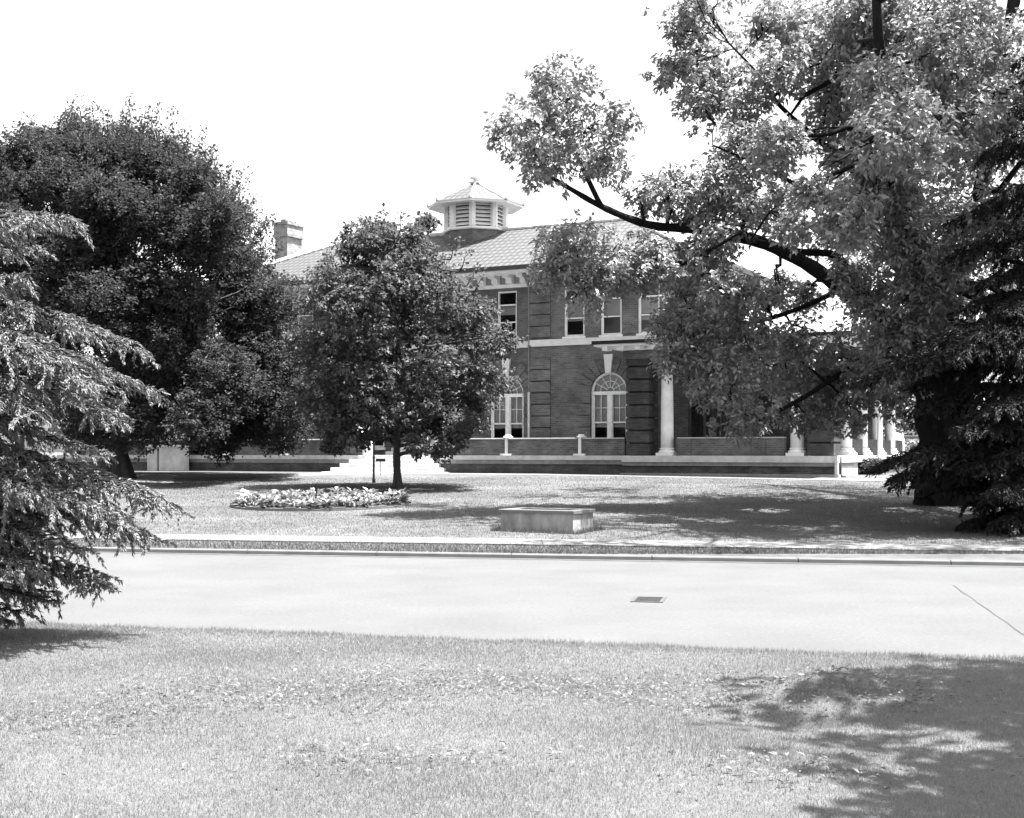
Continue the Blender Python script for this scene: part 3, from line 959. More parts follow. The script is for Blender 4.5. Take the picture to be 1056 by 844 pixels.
def porch(mir):
    X = (lambda x: x) if not mir else (lambda x: 2 * CX - x)

    def box(mb, a, b, *rest):
        a, b = sorted((X(a), X(b)))
        return mb.box(a, b, *rest)
    yb = 12.3
    if not mir:
        # floor slabs and plinth: front part and the side gallery
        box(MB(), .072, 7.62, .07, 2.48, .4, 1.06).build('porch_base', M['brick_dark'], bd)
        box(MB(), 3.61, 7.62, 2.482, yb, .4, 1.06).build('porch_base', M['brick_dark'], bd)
        f = MB(); box(f, .072, 7.72, -.1, 2.48, 1.19, ZF); box(f, 3.62, 7.72, 2.481, yb, 1.19, ZF)
        f.build('porch_floor', M['stone'], bd)
        f = MB(); box(f, .072, 7.66, -.02, 2.47, 1.062, 1.188); f.build('water_table', M['greystone'], bd)
        f = MB(); box(f, .05, 7.75, -.16, 2.3, .4, .80); f.build('footing', M['greystone'], bd)
    else:
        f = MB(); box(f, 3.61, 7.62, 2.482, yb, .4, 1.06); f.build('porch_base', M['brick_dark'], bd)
        f = MB(); box(f, 3.62, 7.62, 2.491, yb, 1.062, ZF); f.build('porch_floor', M['stone'], bd)
    # corner piers, rusticated
    for a, b in ((.2, 1.06), (6.68, 7.56)):
        p = MB()
        box(p, a + .09, b - .09, .09, .80, ZF, 4.82)
        z = ZF + .02
        while z < 4.75:
            box(p, a, b, .0, .90, z, z + .385); z += .45
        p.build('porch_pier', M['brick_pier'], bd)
    # parapet with end blocks between the columns
    pa, pb = sorted((X(2.05), X(5.85)))
    parapet(pa, pb, .2, 'porch_parapet')
    for a, b in ((2.03, 2.55), (4.75, 5.2)):
        box(MB(), a, b, .16, .199, ZF, 2.0).build('parapet_pilaster', M['brick'], bd)
    for x in (1.62, 6.25):
        column(X(x), .34)
    for t in (3.2, 5.6, 8.0, 10.4):
        column(X(7.2), t, .2)
        a, b = sorted((X(7.08), X(7.3)))
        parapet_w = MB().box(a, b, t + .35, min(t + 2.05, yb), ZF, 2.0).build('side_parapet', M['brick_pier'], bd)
    # entablature and flat hipped roof with its metal edge coloured dark for the gutter's shade
    e = MB(); box(e, .1, 7.66, -.02, .8, 4.822, 5.12); box(e, 6.9, 7.66, .802, yb, 4.822, 5.12)
    e.build('entablature', M['brick'], bd)
    m = MB(); box(m, -.1, 7.86, -.2, .9, 5.122, 5.24); box(m, 6.8, 7.86, .902, yb + .2, 5.122, 5.24); m.build('porch_cornice', M['white'], bd)
    md = MB()
    x = -.45
    while x < 8.1:
        box(md, x, x + .2, -.62, -.202, 5.10, 5.24); x += .62
    md.build('modillions', M['white'], bd)
    s = MB(); box(s, -.72, 8.5, -.72, 2.48, 5.242, 5.31); box(s, PE + .08, 8.5, 2.481, yb + .7, 5.242, 5.31); s.build('porch_ceiling', M['white'], bd)
    s = MB(); box(s, -.78, 8.56, -.78, 2.47, 5.312, 5.43); box(s, PE + .09, 8.56, 2.471, yb + .76, 5.312, 5.43)
    a, b = X(-.7), X(8.48)
    s.build('porch_roof', M['dark'], bd)
    rr = MB()
    a0, a1 = sorted((X(-.6), X(8.4)))
    rr.quad((a0, -.62, 5.432), (a1, -.62, 5.432), (a1, 2.46, 5.62), (a0, 2.46, 5.62))
    rr.build('roof_sheet', M['greymetal'], bd)


porch(False)
porch(True)
# sunlit slatted skirt and corner stone at the side of the right porch
MB().box(7.63, 7.73, -.165, .0, .4, 1.42).build('corner_stone', M['stone'], bd)
sk = MB()
for i in range(16):
    sk.box(7.63, 7.66, .35 + i * .165, .35 + i * .165 + .13, .62, 1.18)
sk.build('slatted_skirt', M['slat'], bd)
dp = MB(); dp.tube([(7.72, .22, 1.38), (7.72, .22, .78), (7.78, .22, .72), (7.9, .18, .70)], .05, 8)
dp.build('drain_pipe', M['dark'], bd, smooth=True)
# ------------------------------------------------------------------ trees
def curve(p0, p1, n=7, sag=0.0, wob=0.08):
    p0, p1 = np.array(p0, float), np.array(p1, float)
    t = np.linspace(0, 1, n)[:, None]
    L = np.linalg.norm(p1 - p0)
    c = p0 + (p1 - p0) * t
    c += rng.normal(size=(n, 3)) * wob * L * 0.25 * np.sin(np.pi * t)
    c[:, 2] += (sag * L * np.sin(np.pi * t))[:, 0]
    return c


class Tree:
    """limbs are polylines with radii; leaf lobes hang on the nearest limb"""
    def __init__(self):
        self.wood = MB(); self.nodes = []
        self.P, self.D, self.U, self.T = [], [], [], []

    def limb(self, pts, r0, r1, seg=9, power=1.0):
        pts = np.array([tuple(p) for p in pts], float)
        # smooth polyline
        Q = []
        n = len(pts)
        for i in range(n - 1):
            a, b, c, d = pts[max(i - 1, 0)], pts[i], pts[i + 1], pts[min(i + 2, n - 1)]
            for t in np.linspace(0, 1, 4, endpoint=False):
                Q.append(0.5 * (2 * b + (c - a) * t + (2 * a - 5 * b + 4 * c - d) * t * t + (3 * b - a - 3 * c + d) * t ** 3))
        Q.append(pts[-1])
        Q = np.array(Q)
        s = np.linspace(0, 1, len(Q)) ** power
        rad = r0 + (r1 - r0) * s
        rad = rad * (1 + 0.07 * np.sin(np.arange(len(Q)) * 1.9 + r0 * 40))
        self.wood.tube(Q, list(rad), seg)
        self.nodes += [(q, r) for q, r in zip(Q, rad)]
        return Q

    def nearest(self, p, back=0.35):
        N = np.array([q for q, r in self.nodes]); Rr = np.array([r for q, r in self.nodes])
        d = np.linalg.norm(N - p, axis=1) + np.maximum(0, N[:, 2] - p[2]) * 0.6
        i = int(np.argmin(d))
        return N[i], Rr[i]

    def lobe(self, c, rx, rz, tufts, ry=None, per=9, tuft_r=0.16, droop=0.5, twigs=3, up=0.0):
        c = np.array(c, float)
        ry = rx if ry is None else ry
        q, r = self.nearest(c)
        rr = min(r * 0.6, 0.05 + 0.018 * np.linalg.norm(c - q))
        stem = curve(q, c, 6, 0.06, 0.25)
        self.wood.tube(stem, list(np.linspace(rr, 0.018, 6)), 5)
        for _ in range(twigs):
            e = c + randdir(1)[0] * np.array([rx, ry, rz]) * (0.55 + 0.4 * rng.random())
            k = int(rng.integers(2, 5))
            self.wood.tube(curve(stem[k], e, 5, 0.05, 0.2), list(np.linspace(0.028, 0.008, 5)), 4)
        u = randdir(tufts) * (rng.random((tufts, 1)) ** 0.42)
        tc = c + u * np.array([rx, ry, rz]) * (1 + 0.16 * rng.normal(size=(tufts, 1)))
        n = tufts * per
        base = np.repeat(tc, per, 0) + rng.normal(size=(n, 3)) * tuft_r * 0.35
        outd = np.repeat(u * np.array([1, 1, 0.5]), per, 0)
        d = randdir(n) * np.array([1, 1, 0.55]) + outd * 0.5
        d[:, 2] += up - droop * (0.4 + 0.8 * rng.random(n))
        self.P.append(base); self.D.append(d)
        self.U.append(np.array([0, 0, 1.0]) + rng.normal(size=(n, 3)) * 0.55)
        tb = np.repeat(rng.random(tufts), per) * 0.5 + rng.random(n) * 0.5
        self.T.append(tb)

    def spike(self, p0, p1, n=60, spread=0.07):
        """leafy upright shoot"""
        p0, p1 = np.array(p0, float), np.array(p1, float)
        c = curve(p0, p1, 6, 0.03, 0.15)
        q, r = self.nearest(p0)
        self.wood.tube(curve(q, p0, 5, 0.04, 0.2), list(np.linspace(.03, .02, 5)), 4)
        self.wood.tube(c, list(np.linspace(0.02, 0.004, 6)), 4)
        t = rng.random(n) ** 0.8 * 5
        i = np.minimum(t.astype(int), 4); fr = (t - i)[:, None]
        base = c[i] * (1 - fr) + c[i + 1] * fr + rng.normal(size=(n, 3)) * spread
        dd = unit(p1 - p0)
        d = randdir(n) + dd * 0.5; d[:, 2] -= 0.2
        self.P.append(base); self.D.append(d); self.U.append(np.array([0, 0, 1.0]) + rng.normal(size=(n, 3)) * 0.6); self.T.append(rng.random(n))

    def finish(self, name, loc, label, bark, leafm, L, Wd, group=None, fold=0.25):
        e = empty(name, loc, label, 'tree', group)
        off = Vector(loc)
        t = self.wood.build('trunk', bark, e, smooth=True)
        t.data.transform(Matrix.Translation(-off))
        P, D, U, T = map(np.concatenate, (self.P, self.D, self.U, self.T))
        n = len(P)
        v, f, tone = leaves(P, D, U, L * (0.65 + 0.6 * rng.random(n)), Wd * (0.7 + 0.5 * rng.random(n)), fold, T)
        np_mesh('crown', v - np.array(off), f, leafm, e, tone)
        print(name, 'leaves', n)
        return e


def root_flare(t, x, y, z, r, n=7, spread=1.5, h=0.7):
    for k in range(n):
        a = 2 * math.pi * k / n + 0.4 * math.sin(k * 2.3)
        t.wood.tube([(x + r * 0.45 * math.cos(a), y + r * 0.45 * math.sin(a), z + h * 1.5), (x + r * .78 * math.cos(a), y + r * .78 * math.sin(a), z + h * .5), (x + r * spread * .8 * math.cos(a), y + r * spread * .8 * math.sin(a), z + .05), (x + r * spread * 1.05 * math.cos(a), y + r * spread * 1.05 * math.sin(a), z - .12)], [r * .42, r * .42, r * .3, r * .1], 7)


# ---------------------------------------------------------------- the great oak
ok_ = Tree()
OB = W(982, 522, 31.3)
zb = OB.z
w = lambda x, y, d=31.0: tuple(W(x, y, d))
ok_.limb([(OB.x, OB.y, zb - .2), (OB.x, OB.y, zb + .5), w(977, 450), w(972, 400), w(966, 360)], .84, .60, 14, .55)
root_flare(ok_, OB.x, OB.y, zb, .74, 8, 1.18, .6)
ok_.limb([w(972, 405), w(946, 352), w(905, 322, 30.8), w(868, 298, 30.5), w(838, 276, 30.3), w(800, 256, 30.2), w(760, 243, 30.3), w(715, 236, 30.5), w(680, 234, 30.7), w(650, 226, 30.3), w(618, 212, 29.8), w(590, 196, 29.2), w(560, 178, 28.8)], .24, .04, 10, .8)
ok_.limb([w(620, 213, 29.8), w(600, 170, 29.2), (w(585, 120, 28.8))], .07, .02, 7)
ok_.limb([w(905, 322, 30.8), w(880, 290, 31), w(862, 264, 31.2), w(828, 260, 31.4), w(780, 252, 31.8), w(742, 246, 32), w(700, 252, 32)], .13, .03, 8)
ok_.limb([w(970, 400), w(944, 330), w(930, 265, 31.4), w(908, 200, 31.8), w(896, 140, 32.4), w(905, 80, 33.4), w(885, -30, 34.5), w(890, -110, 34.5)], .15, .03, 10, .5)
ok_.limb([w(968, 380), w(985, 300, 31.5), w(1010, 200, 32), w(1030, 90, 32), w(1050, -40, 32), w(1070, -150, 32)], .25, .05, 10)
ok_.limb([w(905, 200, 31.6), w(850, 150, 31.3), w(805, 110, 31), w(780, 75, 31), w(752, 45, 31)], .085, .02, 8)
ok_.limb([w(930, 265, 31.4), w(880, 225, 30.5), w(820, 190, 30), w(770, 165, 30), w(735, 150, 30)], .08, .02, 8)
ok_.limb([w(944, 345), w(900, 365, 31), w(860, 390, 31), w(832, 408, 30.8), w(800, 425, 30.6), w(768, 428, 30.4)], .085, .03, 8)
ok_.limb([w(868, 298, 30.5), w(820, 320, 31), w(770, 335, 31), w(725, 345, 31), w(690, 360, 31)], .07, .02, 8)
ok_.limb([w(760, 243, 30.3), w(725, 262, 30), w(690, 275, 30), w(640, 272, 30), w(600, 268, 30)], .09, .02, 7)
ok_.limb([w(975, 420), w(1030, 350, 29), w(1100, 280, 27), w(1180, 230, 26)], .34, .06, 9)
ok_.limb([w(975, 400), w(960, 300, 34), w(920, 220, 38), w(880, 180, 41)], .34, .06, 9)
ok_.limb([w(975, 400), w(1040, 300, 34), w(1100, 240, 38)], .30, .06, 9)
ok_.limb([w(935, 280, 31.4), w(930, 180, 28), w(910, 80, 26), w(900, -60, 25)], .28, .05, 9)
px = 31 / F
OAK = [  # photo x, y, distance, radius px, tufts
    (585, 100, 31, 36, 60), (548, 138, 31, 40, 66), (600, 150, 31, 42, 60), (562, 172, 30.6, 30, 40), (636, 128, 31, 24, 28), (628, 170, 31, 26, 26), (518, 136, 31, 22, 26), (563, 80, 31, 20, 20),
    (690, 200, 30.5, 30, 44), (735, 195, 30.3, 34, 54), (768, 160, 30.3, 40, 66), (716, 222, 30.5, 24, 26), (660, 208, 30.8, 16, 12),
    (722, 8, 31, 30, 36), (702, 32, 31, 24, 22), (716, 66, 31, 26, 30), (684, 76, 31, 18, 18), (722, 105, 31, 30, 42), (764, 106, 30.8, 34, 56), (796, 22, 31, 28, 34), (806, 70, 31, 32, 44), (740, 80, 31, 22, 22),
    (772, 212, 30, 38, 62), (802, 150, 30, 34, 60), (850, 62, 30, 48, 90), (900, 40, 29.5, 52, 96), (958, 58, 29, 52, 100), (1012, 66, 29, 48, 90), (872, 128, 29.5, 36, 66), (926, 140, 29, 50, 100), (985, 150, 29, 52, 100), (1040, 150, 29, 48, 90),
    (808, 208, 29.8, 30, 44), (890, 190, 29.5, 42, 80), (940, 215, 29, 48, 96), (1000, 232, 29, 50, 96), (1050, 240, 29, 50, 90), (960, 285, 29, 46, 90), (900, 262, 29.6, 34, 56), (876, 226, 29.6, 34, 50), (1010, 300, 29, 46, 80), (838, 200, 30, 22, 26),
    (595, 256, 30, 38, 56), (570, 282, 30, 26, 34), (632, 272, 30, 38, 60), (678, 266, 30, 34, 50), (720, 272, 30, 30, 40), (602, 298, 30, 32, 30), (655, 284, 30, 24, 24), (702, 302, 29.6, 24, 26), (575, 250, 30.2, 24, 24),
    (715, 342, 28.8, 38, 66), (762, 338, 28.6, 42, 76), (742, 388, 28.4, 40, 70), (792, 380, 28.2, 42, 76), (825, 352, 28.6, 30, 44), (842, 395, 28.4, 40, 72), (884, 372, 28.6, 42, 78), (694, 372, 28.8, 24, 28), (768, 424, 28, 34, 36), (872, 418, 28.5, 38, 56), (920, 372, 28.8, 34, 56), (690, 335, 29, 24, 26), (906, 405, 28.6, 34, 50), (790, 308, 29.4, 20, 18), (822, 428, 28.2, 22, 20), (745, 300, 29.2, 24, 26), (900, 335, 29.5, 22, 26), (876, 310, 29.8, 14, 10), (905, 300, 28, 26, 34), (806, 300, 29.5, 22, 26), (770, 300, 29.2, 20, 22), (830, 306, 29.6, 18, 20), (740, 250, 29.6, 24, 28), (852, 245, 29.6, 24, 30), (815, 235, 30, 20, 22), (880, 285, 29, 20, 22), (890, 50, 27.6, 44, 70), (960, 100, 27.6, 44, 70), (905, 140, 28, 40, 60), (1000, 40, 28, 44, 64), (1040, 90, 27.5, 40, 60), (860, 100, 29, 34, 50), (900, -10, 28, 40, 60), (950, 325, 28, 32, 50), (930, 120, 28, 40, 60), (880, 80, 28, 40, 60), (905, 180, 28, 34, 50), (1010, 120, 28, 40, 60), (860, 165, 29, 18, 16), (980, 20, 29, 50, 80), (830, 30, 30.5, 30, 40), (902, 18, 28, 40, 60), (905, 92, 28, 36, 54), (960, 350, 28.5, 34, 50),
]
for x, y, d, r, k in OAK:
    if x < 660 and y < 200:
        d -= 2.2
    if x > 790:
        d += (rng.random() * 9.5 - (5.2 if y < 240 else 1.5)) * (1 if y < 290 else .5)
    if x > 660 and y > 300:
        d += 1.9
    k2 = r * d / F
    ok_.lobe(W(x, y, d), k2 * .95, k2 * .85, int(k * (1.35 if x < 660 and y < 200 else 1.9)), ry=k2 * 1.6, per=13, tuft_r=.17)
for x, y, d, r, k in ((905, 165, 27.8, 42, 64), (885, 20, 28, 40, 60), (900, 60, 28.4, 34, 46), (885, 230, 28, 36, 50), (935, 245, 27.8, 38, 54), (872, 285, 28.4, 20, 22), (955, 318, 28, 32, 44), (918, 345, 28.2, 28, 36), (985, 362, 28.3, 32, 44), (915, 200, 27.6, 36, 50), (940, 285, 28, 28, 36), (890, 315, 28.6, 18, 18), (930, 385, 28.6, 28, 36)):
    k2 = r * d / F
    ok_.lobe(W(x, y, d), k2, k2 * .85, int(k * 1.9), ry=k2, per=13, tuft_r=.17)
for i in range(34):        # the rest of the crown: above the picture, to the right of it and behind
    a = rng.random() * 2 * math.pi
    rr = 3 + 6.0 * rng.random() ** .6
    z = 9.5 + 6.5 * rng.random() * (1 - (rr / 10) ** 2) + 2.2
    x, y = OB.x + .3 + rr * math.cos(a), OB.y + rr * math.sin(a) * .9
    if x / max(y, 1) < .16 and z < 1.55 + .34 * y:
        continue
    ok_.lobe((x, y, z), 1.3, .95, 90, per=9)
for x, y, z in ((4.6, 21.6, 10.2), (6.4, 21.3, 9.9), (8.2, 21.5, 10.3), (10, 21.2, 10), (11.8, 21.4, 10.2), (5.2, 25, 11.4), (7.2, 24.4, 11.2), (9.4, 24.8, 11.6), (11.6, 24.2, 11.2), (4.4, 27.5, 12), (6.6, 27, 11.8), (8.8, 27.4, 12.2), (11, 27, 12), (13, 26, 11)):
    ok_.lobe((x, y + rng.normal() * .3, z), 1.2, .7, 80)
for x, y, d, r, k in ((1100, 60, 30, 60, 90), (1120, 160, 29, 60, 90), (1150, 260, 28, 60, 90), (1090, 320, 28, 50, 80), (960, 180, 37, 60, 80), (900, 120, 36, 60, 80), (1020, 120, 37, 60, 80), (1060, 230, 36, 60, 80), (990, 250, 36, 50, 70), (1180, 330, 27, 60, 80), (1030, 350, 33, 40, 60)):
    k2 = r * d / F
    ok_.lobe(W(x, y, d), k2, k2 * .8, k, ry=k2 * 1.3)
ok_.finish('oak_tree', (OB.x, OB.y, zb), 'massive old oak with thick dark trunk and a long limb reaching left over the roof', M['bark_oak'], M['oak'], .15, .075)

# ---------------------------------------------------------------- dense dark tree at the left
el = Tree()
EB = W(120, 491, 46.5); ez = gz(EB.x, EB.y)
w = lambda x, y, d=46.5: tuple(W(x, y, d))
el.limb([(EB.x, EB.y, ez - .2), (EB.x, EB.y, ez + .5), w(121, 440), w(123, 400), w(126, 340), w(130, 270), w(128, 190)], .50, .10, 12)
root_flare(el, EB.x, EB.y, ez, .5, 7, 1.35, .5)
for tip, d in (((30, 190), 45), ((70, 150), 46), ((190, 150), 46), ((240, 210), 46), ((280, 280), 45.5), ((300, 350), 46), ((-20, 280), 46), ((20, 350), 47), ((280, 420), 46), ((200, 430), 44), ((150, 250), 42), ((90, 260), 42), ((210, 330), 42), ((60, 380), 42.5), ((140, 260), 51), ((220, 300), 51), ((60, 280), 51)):
    m = ((tip[0] + 124) / 2, 0.42 * 400 + .58 * tip[1] + 20)
    el.limb([w(123, 415), w(m[0] * .5 + 62, 390 - (400 - m[1]) * .3, (46.5 * 3 + d) / 4), w(*m, (46.5 + d) / 2), w(*tip, d)], .10, .02, 7)
ELM = []
lob = [(20, 175), (62, 150), (100, 140), (140, 142), (182, 158), (220, 182), (246, 212), (28, 235), (78, 215), (128, 205), (178, 215), (226, 246), (262, 262), (110, 285), (160, 285), (208, 296), (252, 306), (286, 318), (134, 345), (180, 355), (228, 366), (268, 386), (292, 420), (200, 415), (240, 432), (160, 405), (272, 434), (300, 370), (250, 345), (215, 385), (270, 405), (245, 395), (285, 350), (-30, 200), (-45, 280), (-30, 350), (20, 290), (60, 340), (20, 400), (90, 400), (222, 430), (110, 192), (155, 196), (200, 210), (75, 190), (75, 270), (95, 310), (150, 290), (50, 300), (120, 250), (180, 330), (150, 418), (100, 424), (300, 405), (0, 165), (-30, 150), (30, 140)]
for x, y in lob:
    for d in ((42.3, 47, 51) if 20 < x < 250 and 170 < y < 430 else (45.5, 48.5)):
        jx, jy = rng.normal(size=2) * 8 + np.array([(-.13 if y < 285 else -.02) * max(0, x - 100), 14 if y < 230 else 4])
        k2 = (32 if y > 250 else 27) * d / F
        if y > 440:
            k2 *= .6
        el.lobe(W(x + jx, y + jy, d + rng.normal() * .5), k2, k2 * .95, 190 if y <= 440 else 90, ry=k2 * 1.4, per=15, tuft_r=.22, droop=.15, up=.12)
for i in range(230):       # ascending shoots give the ragged outline
    a = math.pi * (0.02 + 0.96 * rng.random())
    kk = .78 + .22 * rng.random(); ex, ey = 118 + 158 * kk * math.cos(a), 322 - 188 * kk * math.sin(a)
    if ex < -60: continue
    d = 46.5 + rng.normal() * 2
    q = W(ex, ey, d)
    u = Vector((math.cos(a) * .7, rng.normal() * .3, .5 + math.sin(a))).normalized()
    el.spike(q - u * .7, q + u * (.5 + 1.0 * rng.random()), 70, .10)
el.finish('broadleaf_tree', (EB.x, EB.y, ez), 'big dark dense leafy tree at the left end of the building with ragged upswept crown', M['bark'], M['elm'], .14, .078)

# ---------------------------------------------------------------- small round maple on the lawn
ln = Tree()
LB = W(410, 504, 39.2); lz = gz(LB.x, LB.y)
w = lambda x, y, d=39.2: tuple(W(x, y, d))
ln.limb([(LB.x, LB.y, lz - .15), (LB.x, LB.y, lz + .25), w(409, 470), w(410, 430), w(411, 380), w(408, 320), w(405, 260)], .155, .03, 12, .8)
root_flare(ln, LB.x, LB.y, lz, .14, 6, 1.3, .18)
LIN = [(368, 246, 30), (405, 240, 30), (436, 246, 28), (350, 275, 32), (392, 276, 36), (436, 276, 36), (466, 280, 26), (338, 310, 30), (376, 316, 38), (420, 314, 40), (462, 316, 36), (490, 322, 24), (328, 350, 32), (368, 358, 40), (412, 356, 42), (458, 356, 40), (494, 362, 28), (322, 392, 30), (356, 398, 38), (402, 398, 42), (448, 400, 42), (490, 402, 32), (330, 428, 28), (366, 432, 30), (408, 432, 26), (446, 432, 30), (484, 432, 28), (500, 384, 20), (345, 448, 16), (384, 447, 16), (436, 448, 18), (474, 446, 18), (316, 372, 20), (355, 262, 22), (425, 232, 14), (372, 232, 14), (506, 410, 14), (318, 412, 20)]
for x, y, r in LIN:
    y += 14 if y < 290 else 0
    x += 14 if x < 335 and y > 360 else 0
    edge = abs(x - 410) / 95
    hw = 2.7 * math.sqrt(max(0, 1 - min(1, ((x - 410) / 105) ** 2))) * (1 - max(0, (300 - y)) / 110)
    ds = (39.2 - hw * .75, 39.2 + hw * .3, 39.2 + hw * .9) if hw > 1.2 else (39.2 - hw * .4, 39.2 + hw * .5)
    for d in ds:
        k2 = r * 39.2 / F
        ln.lobe(W(410 + (x - 410) * .95 + rng.normal() * 12, y + rng.normal() * 9, d), k2 * .72, k2 * .62, int(12 + r * 1.3), ry=k2 * 1.2, per=10, tuft_r=.16, droop=.45, twigs=2)
for i in range(16):
    a = math.pi * (.1 + .8 * rng.random())
    q = W(410 + 92 * math.cos(a), 345 - 112 * math.sin(a), 39.2 + rng.normal())
    u = Vector((math.cos(a) * .6, 0, .4 + math.sin(a))).normalized()
    ln.spike(q - u * .3, q + u * .35, 22, .08)
ln.finish('young_maple_tree', (LB.x, LB.y, lz), 'small round-crowned tree with a slim straight trunk on the lawn before the entrance steps', M['bark'], M['linden'], .135, .10)

# ---------------------------------------------------------------- street tree to the right of the camera, its shadow lies on the near grass
st = Tree()
st.limb([(7.6, 8.0, -.2), (7.6, 8.0, .5), (7.55, 7.9, 2.5), (7.5, 7.9, 5), (7.3, 8.0, 8), (7.2, 8.0, 11)], .32, .06, 12)
root_flare(st, 7.6, 8.0, 0, .32)
for x, y, z, r, k in ((5.6, 9.4, 7.4, 1.0, 46), (6.6, 9.0, 7.8, 1.2, 52), (6.9, 10.2, 8.0, 1.0, 46), (7.6, 8.2, 7.2, 1.2, 50), (8.4, 10.4, 8.8, 1.4, 60), (9.6, 9.0, 8, 1.5, 60), (9.8, 11, 7.4, 1.4, 54), (7.6, 9.8, 9.8, 1.4, 60), (9, 7.6, 8, 1.4, 56), (6.2, 8.2, 6.9, .7, 22), (5.2, 8.8, 7.6, .8, 24), (5.3, 9.9, 6.6, .6, 26), (6.8, 6.0, 7.2, .9, 40), (5.6, 9.2, 6.4, .5, 18), (5.1, 7.6, 7, .7, 40), (5.5, 6.9, 7.2, .8, 50), (6.2, 8.3, 7.4, .9, 50), (4.7, 7.0, 6.6, .4, 20), (6.0, 6.2, 7.0, .8, 50), (5.8, 7.8, 6.6, .6, 24), (10.6, 8, 7, 1.4, 50), (8.4, 9.4, 11.4, 1.2, 50), (6.0, 7.0, 7.2, .9, 40), (8.2, 6.6, 7.6, 1.2, 40), (7.0, 7.2, 7.2, .8, 26)):
    st.lobe((x - .8, y - 1.5, z), r, r * .5, int(k * 1.15), per=9)
st.finish('roadside_tree', (7.6, 8.0, 0), 'roadside shade tree right of the near lawn, casting its shadow on the grass', M['bark'], M['linden'], .17, .12)


# ---------------------------------------------------------------- drooping conifers
class Conifer:
    def __init__(self):
        self.wood = MB(); self.P, self.D, self.T = [], [], []

    def needles(self, pts, per, spread=.55, hang=.25):
        """needles along a twig polyline"""
        pts = np.asarray(pts)
        seg = np.diff(pts, axis=0); L = np.linalg.norm(seg, axis=1)
        n = max(3, int(L.sum() * per))
        t = rng.random(n) * len(seg)
        i = np.minimum(t.astype(int), len(seg) - 1)
        b = pts[i] + seg[i] * (t - i)[:, None]
        d = unit(seg[i]) * .8 + randdir(n) * spread
        d[:, 2] -= hang * rng.random(n)
        self.P.append(b); self.D.append(d); self.T.append(np.clip(rng.random(n) * .6 + rng.random() * .4, 0, 1))

    def branch(self, p0, p1, r0=.04, arch=.12, dens=1.0, per=60, sub=.16, flop=.3, width=.42):
        p0, p1 = np.array(p0, float), np.array(p1, float)
        L = np.linalg.norm(p1 - p0)
        n = 10
        t = np.linspace(0, 1, n)[:, None]
        c = p0 + (p1 - p0) * t
        c[:, 2] += (arch * L * np.sin(np.pi * t ** .85))[:, 0]
        c += np.cumsum(rng.normal(size=(n, 3)) * .012 * L, 0) * np.array([1, 1, .5])
        self.wood.tube(c, list(np.linspace(r0, r0 * .12, n)), 5)
        d = unit((p1 - p0) * np.array([1, 1, 0.0]))
        lat = np.array([-d[1], d[0], 0])
        s = .16 * L
        k = 0
        while s < L:
            f = s / L
            i = min(int(f * (n - 1)), n - 2); fr = f * (n - 1) - i
            b = c[i] * (1 - fr) + c[i + 1] * fr
            for sgn in (-1, 1):
                if rng.random() > dens: continue
                ln_ = (width * L * (1 - f) ** .8 * min(1, f * 3.0) + .12 * L * .5) * (.7 + .6 * rng.random())
                ln_ = min(ln_, 1.3)
                e = b + (d * (.62 + .2 * rng.random()) + lat * sgn * (.75 + .25 * rng.random())) * ln_
                m = (b + e) / 2 + np.array([0, 0, .04 * ln_]); e = e - np.array([0, 0, flop * ln_ * (.5 + rng.random())])
                tw = np.array([b, m, m * .45 + e * .55 + np.array([0, 0, .02 * ln_]), e])
                self.wood.tube(tw, [.010, .007, .005, .003], 3)
                self.needles(tw, per)
                nh = int(ln_ / .07)
                for _ in range(nh):            # short hanging side twigs
                    q = tw[1] + (tw[3] - tw[1]) * rng.random() if rng.random() < .8 else tw[0] + (tw[1] - tw[0]) * rng.random()
                    hv = np.array([rng.normal() * .6, rng.normal() * .6, -.3 - 1.6 * flop * rng.random()]) + d * .7
                    hl = (.10 + .15 * rng.random()) * min(1.5, .7 + ln_)
                    h2 = q + unit(hv) * hl
                    self.needles(np.array([q, (q + h2) / 2 + np.array([0, 0, .012]), h2]), per * 1.15)
            s += sub * (.7 + .6 * rng.random()); k += 1
        self.needles(c[2:], per)

    def finish(self, name, loc, label, bark, mat, L, Wd):
        e = empty(name, loc, label, 'tree')
        off = Vector(loc)
        t = self.wood.build('trunk', bark, e, smooth=True); t.data.transform(Matrix.Translation(-off))
        P, D, T = map(np.concatenate, (self.P, self.D, self.T))
        n = len(P)
        v, f, tone = leaves(P, D, np.array([0, 0, 1.0]) + rng.normal(size=(n, 3)) * .5, L * (.6 + .8 * rng.random(n)), Wd * (.7 + .6 * rng.random(n)), .15, T)
        np_mesh('foliage', v - np.array(off), f, mat, e, tone)
        print(name, 'needles', n)
        return e


